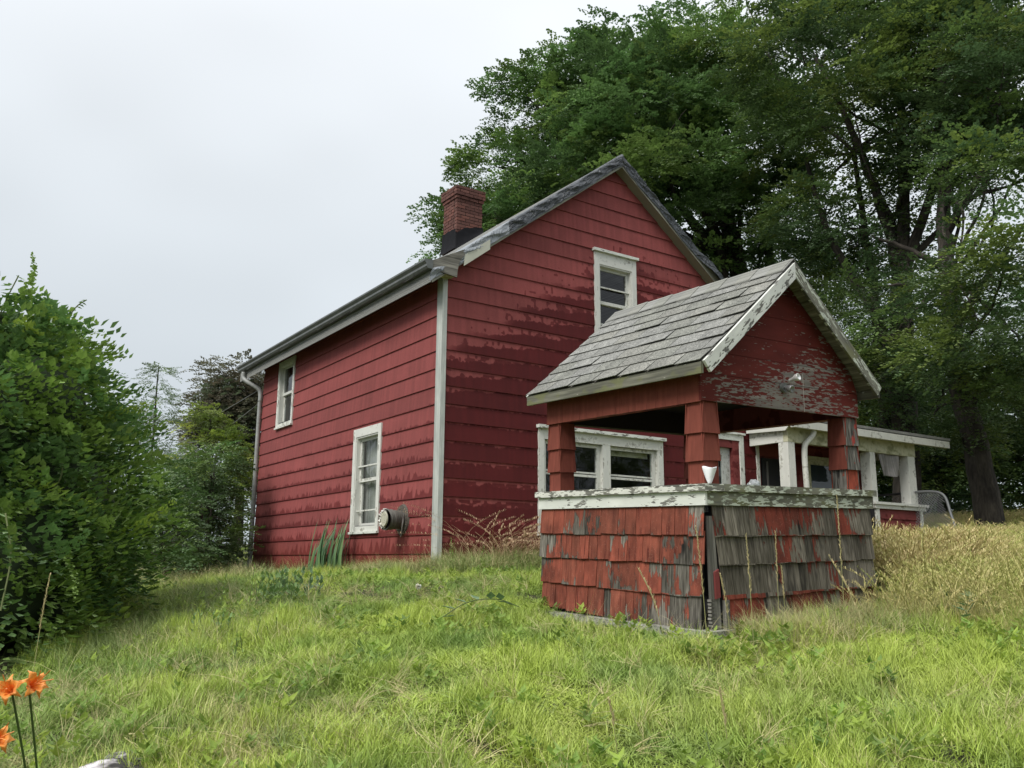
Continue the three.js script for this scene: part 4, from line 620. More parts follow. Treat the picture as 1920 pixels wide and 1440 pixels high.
// many-stemmed airy maple to the right
tree('maple_tree', 'tall airy maple with several fanning stems right of the house', 0, [limb([[12.8, .1, -1.4], [12.95, 1.8, -1.37], [13.03, 5.3, -1.25], [13.1, 6.9, -1.15]], .36, .24, 12, .04, 6), limb([[13.09, 6.6, -1.15], [12.9, 8.55, -1.45], [12.64, 10.5, -1.85], [12.2, 12.8, -2.5]], .16, .05, 12, .08, 7), limb([[13.09, 6.7, -1.15], [13.2, 8.9, -.97], [13.24, 11, -.89], [13.4, 14, -.6]], .18, .05, 12, .08, 8), limb([[13.09, 6.6, -1.15], [13.44, 8.4, -.55], [13.8, 10, .07], [14.3, 12.5, 1]], .15, .05, 12, .08, 9), limb([[12.9, 3.6, -1.4], [12.84, 5.3, -1.54], [12.45, 6.9, -2.15], [12.2, 8.05, -2.5], [12, 10, -2.8]], .17, .05, 14, .08, 10), limb([[13, 2.8, -1.7], [13.16, 4.4, -1.97], [13.17, 6.3, -1.96], [13.1, 8.1, -2.06], [13.05, 10.6, -2.1]], .2, .05, 14, .08, 12), limb([[13.1, 6.9, -1.1], [13.9, 8.0, -.2], [15, 9.4, .6]], .1, .03, 10, .08, 14), limb([[13.2, 8.4, -1], [12.9, 9.6, -.4], [12.6, 11.2, .1]], .08, .03, 10, .08, 15)],
  [[12.0, 14.8, -4.4, 1.4], [10.8, 12.1, -2.0, 1.1], [13.9, 14.0, -1.7, 1.5], [13.0, 12.4, .8, 1.5], [15.2, 11.1, .8, 1.3], [11.4, 10.3, -1.0, .95], [13.4, 10.6, -.6, 1.15], [12.7, 11.2, -3.5, 1.1], [12.2, 9.0, 1.3, .8], [12.3, 8.4, -2.6, .85], [13.8, 7.5, -2.0, .85], [12.9, 15.8, -3.3, 1.6], [14.6, 15.1, -.5, 1.8], [16.3, 13.8, .8, 1.8], [12.6, 9.7, .3, .8], [13.6, 9.1, -.6, .85], [12.2, 7.2, -1.9, .8], [13.4, 12.2, -.2, 1.1], [14.4, 9.6, .9, .9]],
  { seed: 22, colors: DKGREEN, from: [[13.0, 8, -1.2], [13.2, 10, -.9], [12.7, 10, -1.9], [13.8, 10, .1]], br: .05, sub: 7, dens: 26, clump: .5, flat: .42, spray: SPRF });
tree('maple_tree', 'leaning dark trunked maple at the right edge behind the meadow', 0, [limb([[12.45, .3, .73], [12.37, 2.07, .62], [12.27, 3.66, .44], [12.25, 5.06, .41], [12.25, 6.63, .4], [12.31, 8.35, .51], [12.37, 10.65, .63], [12.4, 13.5, .62]], .3, .08, 24, .05, 16), limb([[12.27, 7.0, .45], [12.25, 8.1, 1.38], [12.6, 8.9, 2.15], [12.9, 9.6, 3]], .1, .035, 12, .07, 17), limb([[12.25, 4.9, .45], [11.9, 5.8, 1.52], [12.0, 6.7, 2.3]], .1, .035, 12, .07, 18), limb([[12.3, 3.0, .5], [12.1, 3.75, 1.12], [12.3, 4.3, 1.7]], .09, .03, 12, .07, 19), limb([[12.3, 7.7, .55], [12.66, 7.8, 1.2], [13.0, 7.9, 2.0]], .06, .02, 12, .06, 20), limb([[12.3, 6.2, .4], [12.0, 6.9, -.4], [11.8, 7.3, -1]], .08, .03, 12, .07, 21)],
  [[11.6, 9.9, 2.4, .9], [10.6, 7.3, 2.3, .55], [9.8, 5.3, 2.9, .7], [10.3, 4.0, 2.0, .85], [11.4, 4.6, -.1, .85], [11.7, 3.9, -1.4, .8], [11.6, 3.3, 2.3, .85], [12.5, 3.0, -.4, .8], [11.7, 5.9, -1.5, .65], [10.3, 5.4, 1.7, .5], [12.6, 11.5, .6, 1.1], [13, 10, 2.8, 1]],
  { seed: 33, colors: DKGREEN, from: [[12.3, 4.5, .45], [12.3, 6, .4], [12.3, 8, .5]], br: .05, sub: 9, dens: 24, clump: .42, flat: .42, spray: SPRF, scale: .9 });
// dark trees filling the wood behind the porch
[[[17.1, 6.6, -6.0, 1.57], [17.0, 4.3, -6.1, 1.4], [16.6, 8.1, -6.7, 1.05], [17.7, 3.9, -5.0, 1.57], [17, 2, -6, 1.5]], [[20.6, 6.3, -6.2, 1.94], [21.6, 4.5, -4.4, 2.13], [21.3, 7.2, -2.7, 1.5], [20.5, 2.6, -5, 1.8]], [[18.4, 3.1, -3.9, 1.57], [19.2, 2.5, -2.4, 1.57], [19.6, 2.4, -.4, 1.5], [19.5, 4.2, -1, 1.3]], [[22, 4.5, 1, 1.8], [22, 6.6, 2, 1.5], [21.5, 2.6, 2.5, 1.6]]].forEach((l, i) => { const c = l[0]; const g = groundY(c[0], c[2]); tree('woodland_tree', ['dark bushy tree behind the right side of the booth roof', 'dark tree deep in the wood behind the porch roof', 'low dark tree between the porch and the leaning maple trunk', 'dark tree in the wood at the right edge of the photo'][i], 0, [limb([[c[0] + .3, g - .2, c[2]], [c[0] + .1, g + 2, c[2] + .1], [c[0], c[1] + .5, c[2]]], .2, .06, 12, .08, 40 + i)], l, { seed: 44 + i, colors: i === 1 ? GREEN : DKGREEN, from: [[c[0] + .1, g + 2, c[2]]], br: .07, sub: 6, dens: 22, clump: .55, flat: .5, spray: SPRF, scale: 1.15 }); });
// far wood all round the horizon: one mass
{
  const r = rng(71), ms = [], cs = []; const put = (x, z, h, R, n, col) => { const g = groundY(x, z); for (let i = 0; i < n; i++) { const a = r() * 6.283, c = r() * 2 - 1, s = Math.sqrt(1 - c * c), k = Math.cbrt(r()); ms.push(place(x + Math.cos(a) * s * R * k, g + h * .5 + c * h * .55 * k, z + Math.sin(a) * s * R * k, (r() - .5), r() * 6.3, (r() - .5), 1.7 + r() * 1.2)); cs.push(lin(...col).multiplyScalar(.7 + .6 * r())); } };
  for (let x = 12; x < 46; x += 2.6) put(x + r() * 2, -17 - r() * 5 + (x - 12) * .5, 5.5 + r() * 3, 2.6, 190, DKGREEN[Math.floor(r() * 4)]);
  for (let z = -14; z < 16; z += 2.6) put(29 + r() * 5, z, 6 + r() * 3, 2.6, 190, DKGREEN[Math.floor(r() * 4)]);
  for (let x = -26; x < 12; x += 3) put(x, -44 - r() * 6, 4 + r() * 2.5, 3, 120, DKGREEN[Math.floor(r() * 4)]);
  for (let k = 0; k < 14; k++) put(-8 + k * 2.9 + r() * 2, 27 + r() * 6, 9 + r() * 4, 3, 240, DKGREEN[Math.floor(r() * 4)]);
  for (let k = 0; k < 6; k++) put(-14 - k * 1.6 - r() * 2, -30 + k * 3.2, 7 + r() * 3, 2.6, 200, DKGREEN[Math.floor(r() * 4)]);
  const m = inst('far_wood', SPRF, mLeaf, ms, cs); m.userData = { kind: 'stuff', label: 'dark far wood behind the house and meadow', category: 'wood' }; scene.add(m);
}
// left background: purple-brown tree, slender tree, yellow-green tree, shrubs
tree('copper_tree', 'dark purple brown tree far behind the left house corner', 0, [limb([[6.6, 0, -30], [6.5, 3, -30], [6.5, 7, -30]], .3, .1, 10, .05, 60)], [[6.2, 7.7, -30.0, 1.18], [5.6, 6.4, -30.2, 1.18], [6.9, 7.0, -29.8, 1.57], [6.7, 5.2, -29.9, 1.84], [5.2, 6.1, -30.3, 1.05], [7.9, 6.0, -29.5, 1.84], [6, 4, -30, 1.6]], { seed: 61, colors: [[.21, .21, .13], [.18, .18, .11], [.17, .22, .12], [.23, .20, .13]], from: [[6.5, 3, -30], [6.5, 4.5, -30]], br: .08, sub: 7, dens: 42, clump: .75 });
tree('slender_tree', 'thin pale leaved young tree against the sky left of the house', 0, [limb([[-.3, -.2, -15.2], [-.45, 2.4, -15.2], [-.5, 5.2, -15.2]], .07, .015, 12, .05, 62)], [[-.5, 4.4, -15.2, .42], [-.7, 3.5, -15.3, .5], [-.2, 3.5, -15.2, .45], [-.5, 5.0, -15.2, .22], [0, 2.6, -15.1, .6], [-.6, 2.5, -15.3, .6]], { seed: 63, colors: [[.16, .23, .11], [.20, .27, .13]], from: [[-.45, 2.4, -15.2], [-.5, 3.6, -15.2]], br: .012, sub: 30, dens: 9, clump: .2, scale: .5, spray: SPRF });
tree('young_tree', 'bright yellow green young tree above the shrubs by the house', 0, [limb([[.1, -.3, -11], [0, 1.5, -11], [-.1, 3.2, -11]], .07, .02, 10, .04, 64)], [[-.1, 2.8, -11.0, .45], [.1, 2.1, -11.0, .7], [.5, 2.0, -10.9, .5], [-.5, 2.0, -11.2, .5], [-.1, 3.25, -11.0, .2], [0, 1.2, -11, .7]], { seed: 65, colors: [[.28, .36, .07], [.22, .31, .07], [.33, .38, .075]], from: [[0, 1.4, -11]], br: .03, sub: 16, dens: 14, clump: .24, scale: .6, flat: .5 });
[[[-1.4, .8, -6.4, .62], [-1.15, 1.35, -6.7, .5], [-1.0, 1.8, -7.0, .3], [-1.1, .1, -6.5, .5], [-.95, .75, -7.2, .5], [-.85, .3, -8.0, .5], [-.8, 1.2, -8.3, .5]], [[-1.7, .3, -6.9, .65], [-1.75, 1.2, -6.9, .58], [-2.0, -.1, -6.6, .5], [-2.2, .5, -7.4, .7]], [[-2.3, .4, -4.4, .5], [-2.6, 0, -3.9, .55], [-2.4, .9, -5, .45]]].forEach((l, i) => { const s = thing('shrub', ['dense green shrub against the far end of the left house wall', 'dark green shrub between the vine hedge and the house', 'low shrub at the hedge foot nearest the house'][i], 'shrub', [0, 0, 0]); const g = groundY(l[0][0], l[0][2]); part(s, 'stems', mergeGeometries(branchesTo(l, [[l[0][0], g - .1, l[0][2]]], .03, 80 + i)), mBark); crown(s, l, { seed: 81 + i, colors: [[.13, .23, .075], [.18, .28, .075], [.11, .19, .07]], sub: 16, dens: 22, clump: .22, scale: .5, mat: mLeafGloss, spray: SPR[1] }); });
// vine covered hedge at the left
{
  const hs = thing('vine_hedge', 'tall hedge smothered in leafy green vines at the left edge', 'hedge', [0, 0, 0]); const r = rng(91);
  const H = [[-5.0, 1.2, 1.5, 0.71], [-5.12, 1.42, 1.1, 0.54], [-4.54, 0.9, 0.6, 0.56], [-4.37, 0.4, 0.3, 0.5], [-4.82, 0.3, 1.5, 0.93], [-5.0, -0.1, 2.0, 0.77], [-4.47, -0.2, 0.8, 0.52], [-5.6, 0.8, 1.4, 1.21], [-5.25, 1.87, 1.1, 0.38], [-5.07, 1.87, 0.9, 0.24], [-5.3, -0.3, 2.2, 0.85], [-4.92, -0.5, 2.0, 0.47], [-4.27, -0.35, 0.4, 0.32], [-6.0, 1.8, 1.0, 0.7], [-6.6, 0.5, 1.6, 1.3], [-5.6, 0.6, -0.2, 1.3], [-4.82, 0.6, -0.6, 0.9]];
  const VS = [spray(101, 12, .34, .072, .05, { full: true, droop: 1.3, hang: .5, spread: .34 }), null]; const ms = [], cs = [], ms2 = [], cs2 = [];
  const pal = [[.17, .29, .07], [.12, .22, .065], [.23, .35, .075], [.14, .26, .08], [.31, .42, .07]].map(c => lin(...c));
  for (const [x, y, z, R] of H) { const n = Math.round(560 * R * R + 70); for (let i = 0; i < n; i++) { const a = r() * 6.283, c = r() * 2 - 1, s = Math.sqrt(1 - c * c); const bump = .66 + .62 * vn3((x + Math.cos(a) * s * R) * 3.1 + 9, (y + c * R) * 3.1, (z + Math.sin(a) * s * R) * 3.1), k = R * bump * (1 - .3 * r() * r()); const px = x + Math.cos(a) * s * k, py = y + c * k, pz = z + Math.sin(a) * s * k; if (py < groundY(px, pz)) continue; const cl = pal[Math.floor(vn3(px * 2.3, py * 2.3, pz * 2.3) * 4.99)]; ms.push(place(px, py, pz, (r() - .5) * .8, -a + (r() - .5) * 1.8, -.35 + c * .5 + (r() - .5) * .7, .75 + .6 * r())); cs.push(cl.clone().multiplyScalar(.6 + .75 * r())); } }
  hs.add(inst('foliage', VS[0], mLeafGloss, ms, cs));
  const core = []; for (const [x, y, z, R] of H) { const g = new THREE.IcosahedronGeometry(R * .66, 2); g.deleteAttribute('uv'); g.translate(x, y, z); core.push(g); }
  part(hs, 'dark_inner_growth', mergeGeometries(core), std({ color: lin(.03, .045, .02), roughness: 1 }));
  { const ms3 = [], cs3 = []; for (let k = 0; k < 170; k++) { const h = H[Math.floor(r() * H.length)], a = r() * 6.283, c = r() * 1.3 - .3, sn = Math.sqrt(Math.max(0, 1 - c * c)); let x = h[0] + Math.cos(a) * sn * h[3] * .95, y = h[1] + c * h[3] * .95, z = h[2] + Math.sin(a) * sn * h[3] * .95; if (y < groundY(x, z) + .3) continue; const cl = pal[Math.floor(r() * 5)]; const n = 3 + Math.floor(r() * 4); let yaw = -a + (r() - .5) * 1.2, up = -.35 + r() * 1.0; for (let q = 0; q < n; q++) { ms3.push(place(x, y, z, 0, yaw, up, .85 - .1 * q)); cs3.push(cl.clone().multiplyScalar(.85 + .3 * r())); x += Math.cos(yaw) * Math.cos(up) * .13; z -= Math.sin(yaw) * Math.cos(up) * .13; y += Math.sin(up) * .13; up += (r() - .62) * .5; yaw += (r() - .5) * .5; } } hs.add(inst('sprouts', VS[0], mLeafGloss, ms3, cs3)); }
  // runners that stick out
  const run = (pts0, nm, n, big) => { const pts = pts0.map(p => [p[0] - (p[1] > 1.2 ? .34 : .2), p[1] - (p[1] > 1.2 ? .1 : 0), p[2]]); const c = new THREE.CatmullRomCurve3(pts.map(p => new THREE.Vector3(...p))); part(hs, 'vine_stem', tube(c.getPoints(16), .006, 5), std({ color: lin(.12, .14, .05) })); const P = []; for (let i = 0; i < n; i++) { const t = (i + .6) / n, p = c.getPoint(t); const m = place(p.x, p.y, p.z, 0, r() * 6.28, 0, 1).multiply(M4().makeRotationX(1.2 + r() * .9)); leafInto(P, m, (big ? .15 : .075) * (1.1 - .5 * t), (big ? .15 : .055) * (1.1 - .5 * t), .25, big); } part(hs, nm, G(P), mLeafTint); };
  const mLeafTint = new THREE.MeshPhysicalMaterial({ color: lin(.17, .29, .08), roughness: .8, transmission: .45, thickness: 0, side: THREE.DoubleSide });
  run([[-5.0, 1.9, 1.3], [-4.93, 2.25, 1.35], [-4.85, 2.52, 1.35]], 'lobed_leaves', 12, true);
  run([[-5.15, 1.9, 1.3], [-5.1, 2.1, 1.3], [-5.15, 2.3, 1.35]], 'lobed_leaves', 8, true);
  run([[-4.5, 2.0, .9], [-4.4, 2.2, .95], [-4.3, 2.42, .95], [-4.22, 2.5, .95]], 'vine_leaves', 22);
  run([[-4.3, 1.6, .8], [-4.1, 1.75, .8], [-3.95, 1.95, .85], [-3.8, 2.0, .85]], 'vine_leaves', 22);
  run([[-4.1, 1.3, .6], [-3.85, 1.5, .6], [-3.7, 1.55, .6], [-3.5, 1.5, .6]], 'vine_leaves', 22);
  run([[-4.45, 1.8, .9], [-4.25, 1.95, .9], [-4.1, 2.05, .9]], 'vine_leaves', 16);
  run([[-3.7, .7, .3], [-3.55, .85, .3], [-3.5, 1.0, .3]], 'vine_leaves', 8);
  run([[-5.0, .2, 3.1], [-4.95, -.1, 3.25], [-4.98, -.45, 3.35]], 'vine_leaves', 12);
  run([[-4.7, .3, 2.4], [-4.6, .55, 2.5], [-4.65, .75, 2.5]], 'vine_leaves', 16);
}
// ---------------------------------------------------------------- grass
function blade(P, m, len, wid, bend, seg = 3, tw = 0) {
  const pt = (t, s) => { const w = wid * (1 - t ** 1.5) * .5 * s, y = len * (t - .25 * bend * t * t), z = len * bend * t * t * .75; return new THREE.Vector3(w * Math.cos(tw * t), y, z + w * Math.sin(tw * t)).applyMatrix4(m); };
  for (let i = 0; i < seg; i++) { const a = i / seg, b = (i + 1) / seg; const p = [pt(a, -1), pt(a, 1), pt(b, 1), pt(b, -1)]; P.push(...p[0].toArray(), ...p[1].toArray(), ...p[2].toArray()); if (i < seg - 1) P.push(...p[0].toArray(), ...p[2].toArray(), ...p[3].toArray()); }
}
function tuft(seed, n, rad, l0, l1, wid, bend, lean = .5) { const r = rng(seed), P = []; for (let i = 0; i < n; i++) { const a = r() * 6.283, d = rad * Math.sqrt(r()); const m = place(Math.cos(a) * d, 0, Math.sin(a) * d, (r() - .3) * lean, r() * 6.283, (r() - .5) * lean, 1); blade(P, m, mix(l0, l1, r() * r() * .5 + r() * .5), wid * (.7 + .6 * r()), bend * (.3 + r()), 3, (r() - .5) * 1.5); } return G(P); }
// grass stalk with a seed head
function stalkInto(P, m, h, bend, head, hw, r) {
  const c = (t) => new THREE.Vector3(0, h * (t - .18 * bend * t * t), h * bend * t * t * t * .8); const q = (v) => v.clone().applyMatrix4(m).toArray(); const w = .0024;
  for (let i = 0; i < 6; i++) { const a = c(i / 6), b = c((i + 1) / 6); for (const [dx, dz] of [[w, 0], [0, w]]) { const p = [a.clone().add(new THREE.Vector3(-dx, 0, -dz)), a.clone().add(new THREE.Vector3(dx, 0, dz)), b.clone().add(new THREE.Vector3(dx, 0, dz)), b.clone().add(new THREE.Vector3(-dx, 0, -dz))]; P.push(...q(p[0]), ...q(p[1]), ...q(p[2]), ...q(p[0]), ...q(p[2]), ...q(p[3])); } }
  const n = Math.round(head * h / .011); for (let i = 0; i < n; i++) { const t = 1 - head + head * i / n, p = c(Math.min(1, t)), a = r() * 6.283, s = hw * (1.1 - .6 * i / n), up = .014 + r() * .01; const d = new THREE.Vector3(Math.cos(a) * s, up, Math.sin(a) * s), e = new THREE.Vector3(-Math.sin(a) * .0042, up * .5, Math.cos(a) * .0042); P.push(...q(p), ...q(p.clone().addScaledVector(d, .55).add(e)), ...q(p.clone().add(d)), ...q(p), ...q(p.clone().add(d)), ...q(p.clone().addScaledVector(d, .55).sub(e))); }
}
const inHouse = (x, z) => x > -.02 && x < 6.35 && z < .02 && z > -7.6 || x > 6.2 && x < 9.8 && z < .86 && z > -3.5;
const boothQ = booth.rotation.y; function inBooth(x, z, m = 0) { const dx = x + 1.2736, dz = z - 5.964, c = Math.cos(boothQ), s = Math.sin(boothQ), lx = dx * c - dz * s, lz = dx * s + dz * c; return lx > .03 - m && lx < BA - .03 + m && lz < -.03 + m && lz > -BB + .03 - m; }
const hedgeFoot = (x, z) => x < -3.9 - Math.max(0, z - 0) * .28 && z < 3.6 && z > -2;
const camX = -5.747, camZ = 10.222, camYaw = -34.019 * Math.PI / 180;
function fan(r, d0, d1, half = .72) { const d = Math.sqrt(mix(d0 * d0, d1 * d1, r())), a = (r() * 2 - 1) * half; const yaw = camYaw + a; return [camX - Math.sin(yaw) * d, camZ - Math.cos(yaw) * d, d]; }
const LIME = lin(.38, .47, .075), DEEP = lin(.16, .27, .055), STRAW = lin(.54, .48, .23), MID = lin(.30, .41, .06);
const meadow = (x, z) => sstep(.4, 3.2, x + .45 * z - 2.7 + 1.6 * (fbm(x * .5, z * .5, 2) - .5));   // 1 in the dry field at the right
{
  const t1 = tuft(201, 42, .09, .05, .185, .0056, 1.0, 1.0), r = rng(210), ms = [], cs = [];
  const put = (x, z, sc) => {
    if (inHouse(x, z) || inBooth(x, z) || hedgeFoot(x + .25, z)) return; const n = fbm(x * 1.4, z * 1.4, 3), n2 = fbm(x * .45 + 7, z * .45, 2), n3 = vn(x * 4.2, z * 4.2); const md = meadow(x, z);
    const nearLeft = sstep(1.2, 0, Math.hypot(x + 4.9, z - 6.3)) ;
    let c = DEEP.clone().lerp(LIME, clamp((n - .5) * 3.4 + .62)); c.lerp(MID, .2); c.lerp(STRAW, clamp(md * .55 + (r() < .06 + nearLeft * .3 ? .75 : 0) + .12 * sstep(.66, .8, n2)) * (.6 + .4 * r())); c.multiplyScalar(.8 + .4 * r());
    const tus = .5 + 1.15 * sstep(.3, .8, n3) * (.5 + n);
    ms.push(place(x, groundY(x, z) - .008, z, (vn(x * 1.7, z * 1.7) - .5) * .9, r() * 6.283, (vn(x * 1.9 + 40, z * 1.9) - .5) * .9, sc * (.85 + .3 * r()), sc * tus * (.85 + .35 * r()))); cs.push(c);
  };
  for (let i = 0; i < 15000; i++) { const [x, z] = fan(r, 2.6, 8); put(x, z, .95); }
  for (let i = 0; i < 14000; i++) { const [x, z] = fan(r, 7.5, 15); put(x, z, .9); }
  for (let i = 0; i < 12000; i++) { const [x, z] = fan(r, 14, 30); put(x, z, .8); }
  const m = inst('lawn_grass', t1, mBlade, ms, cs); m.userData = { kind: 'stuff', label: 'short bright green lawn grass sloping up to the house', category: 'grass' }; scene.add(m);
}
{ // clover and small broad leaved plants mixed into the lawn
  const r = rng(230), P = []; for (let i = 0; i < 9; i++) leafInto(P, place((r() - .5) * .05, .02 + r() * .05, (r() - .5) * .05, 0, i * 2.4, 0, 1).multiply(M4().makeRotationX(.9 + r() * .5)), .035 + r() * .02, .018 + r() * .012); const g = G(P), ms = [], cs = [];
  for (let i = 0; i < 3000; i++) { const [x, z] = fan(r, 2.8, 11); if (inHouse(x, z) || inBooth(x, z) || hedgeFoot(x + .2, z) || vn(x * 1.8 + 9, z * 1.8) < .5) continue; ms.push(place(x, groundY(x, z) + .02 + r() * .03, z, (r() - .5) * .5, r() * 6.3, (r() - .5) * .5, .7 + .9 * r())); cs.push(lin(.22, .34, .08).lerp(lin(.36, .46, .08), r()).multiplyScalar(.75 + .5 * r())); }
  const m = inst('clover', g, mLeaf, ms, cs); m.userData = { kind: 'stuff', label: 'clover and small broad leaves mixed through the lawn', category: 'ground cover' }; scene.add(m);
}
{ // longer dry grass in drifts: at the booth, along the walls, in the left foreground
  const t2 = tuft(301, 16, .07, .2, .46, .0036, 1.3, 1.0), r = rng(310), ms = [], cs = []; const put = (x, z, s, col) => { if (inHouse(x, z) || inBooth(x, z)) return; ms.push(place(x, groundY(x, z) - .01, z, (r() - .5) * .5, r() * 6.283, (r() - .5) * .5, s * (.75 + .5 * r()))); cs.push(col.clone().multiplyScalar(.75 + .5 * r())); };
  const dry = lin(.46, .40, .2), grn = lin(.22, .29, .08), pick = (k) => r() < k ? dry : grn;
  for (let i = 0; i < 800; i++) put(-1.1 + r() * 2.3, 5.98 + Math.abs(r() + r() - 1) * .75, .75, pick(.65));
  for (let i = 0; i < 500; i++) { const x = 1.0 + r() * 1.6, z = 6.0 - r() * 2.2; put(x, z, 1.0, pick(.5)); }
  for (let i = 0; i < 420; i++) { const t = r(); put(-.06 - r() * .5, -7.4 * t, .55, pick(.45)); }
  for (let i = 0; i < 1000; i++) put(-.3 + r() * 2.4, .12 + Math.abs(r() - .3) * 1.2, 1.05, pick(.3));
  for (let i = 0; i < 350; i++) put(-.1 - r() * .6, .5 - 2 * r(), .8, pick(.4));
  for (let i = 0; i < 900; i++) { const x = -5.9 + r() * 2.1, z = 7.6 - r() * 3.6; put(x, z, .55, pick(.55)); }
  for (let i = 0; i < 420; i++) { const x = -4.4 + r() * 1.6, z = 3.9 - r() * 3.6; put(x, z, .75, pick(.35)); }
  for (let i = 0; i < 300; i++) { const [x, z] = fan(r, 4, 9); put(x, z, .6, pick(.35)); }
  for (let i = 0; i < 500; i++) { const x = -3.4 + r() * 2.6, z = -2 - r() * 6; put(x, z, 1, pick(.5)); }
  for (let i = 0; i < 900; i++) { const [x, z] = fan(r, 3.2, 9.5); if (inHouse(x, z) || inBooth(x, z) || vn(x * 1.1 + 3, z * 1.1) < .45) continue; ms.push(place(x, groundY(x, z) + .05, z, (r() - .5) * 2.2, r() * 6.283, (r() - .5) * 2.2, .45 + .4 * r())); cs.push((r() < .7 ? dry : grn).clone().multiplyScalar(.8 + .5 * r())); }
  for (let i = 0; i < 380; i++) { const t = r(), x = mix(-4.75, -3.0, t) + (r() - .3) * .7, z = mix(3.6, .2, t) + (r() - .5) * .6; put(x, z, .7, grn.clone().multiplyScalar(.8)); }
  const m = inst('long_grass', t2, mBlade, ms, cs); m.userData = { kind: 'stuff', label: 'long arching half dry grass in drifts by the walls and booth', category: 'grass' }; scene.add(m);
}
{ // dry meadow with seed heads at the right
  const r0 = rng(401), P = []; for (let i = 0; i < 14; i++) { const a = r0() * 6.283, d = .12 * Math.sqrt(r0()); stalkInto(P, place(Math.cos(a) * d, 0, Math.sin(a) * d, (r0() - .5) * .5, r0() * 6.3, (r0() - .5) * .5, 1), .35 + r0() * .3, .3 + .7 * r0(), .3, .013, r0); }
  for (let i = 0; i < 22; i++) { const a = r0() * 6.283, d = .13 * Math.sqrt(r0()); blade(P, place(Math.cos(a) * d, 0, Math.sin(a) * d, (r0() - .3) * .8, r0() * 6.3, (r0() - .5) * .8, 1), .2 + r0() * .3, .0042, 1.1 * r0(), 3); }
  const g = G(P), r = rng(410), ms = [], cs = []; const a = lin(.56, .44, .22), b = lin(.34, .38, .09);
  const put = (x, z, s) => { const md = meadow(x, z); if (r() > md * 1.1 || inHouse(x, z) || inBooth(x, z, .1)) return; const k = fbm(x * .9, z * .9, 2); ms.push(place(x, groundY(x, z), z, (r() - .5) * .3, r() * 6.283, (r() - .5) * .3, s * (.7 + .5 * r()) * (.75 + .5 * k))); cs.push(a.clone().lerp(b, clamp(1.45 - k * 1.5 + .9 * r() - .4)).multiplyScalar(.8 + .4 * r())); };
  for (let i = 0; i < 3600; i++) put(1.2 + r() * 9, 6.5 - r() * 7.5, .55);
  for (let i = 0; i < 5000; i++) put(9 + r() * 12, 7 - r() * 14, .6);
  for (let i = 0; i < 420; i++) { const x = 1.15 + r() * 1.5, z = 5.9 - r() * 1.9; ms.push(place(x, groundY(x, z), z, (r() - .5) * .3, r() * 6.283, (r() - .5) * .3, .75 + .4 * r())); cs.push(a.clone().lerp(b, r() * .7)); }
  for (let i = 0; i < 260; i++) { const x = .2 + r() * 3.2, z = 7.6 - r() * 2.2; if (inBooth(x, z, .1)) continue; ms.push(place(x, groundY(x, z), z, (r() - .5) * .4, r() * 6.283, (r() - .5) * .4, .5 + .35 * r())); cs.push(a.clone().lerp(b, .3 + r() * .7)); }
  const m = inst('dry_meadow', g, mBlade, ms, cs); m.userData = { kind: 'stuff', label: 'tan dry meadow grass with seed heads rising to the right', category: 'grass' }; scene.add(m);
}
{ // drooping seed-head grass against the front wall
  const t = thing('grass_clump', 'clump of tan drooping seed head grass against the front house wall', 'grass clump', [.75, groundY(.75, .35), .35]); const r = rng(501), P = [], Q = [];
  for (let i = 0; i < 95; i++) { const a = r() * 6.283, d = .42 * r(); stalkInto(P, place(Math.cos(a) * d * 1.6, 0, Math.sin(a) * d * .6, (r() - .2) * .5, -1.57 + 2.4 * (r() - .3) + Math.PI / 2 * (r() < .7 ? 1 : -1), (r() - .5) * .4, 1), .5 + r() * .6, .7 + .9 * r(), .26, .015, r); }
  for (let i = 0; i < 190; i++) { const a = r() * 6.283, d = .5 * Math.sqrt(r()); blade(Q, place(Math.cos(a) * d * 1.4, 0, Math.sin(a) * d * .5, (r() - .2) * .9, r() * 6.3, (r() - .5) * .9, 1), .25 + r() * .35, .006, 1.2 * r(), 4); }
  part(t, 'seed_stalks', G(P), std({ color: lin(.48, .34, .21) })).userData.kind = 'stuff'; part(t, 'blades', G(Q), std({ color: lin(.16, .21, .06) })).userData.kind = 'stuff';
}
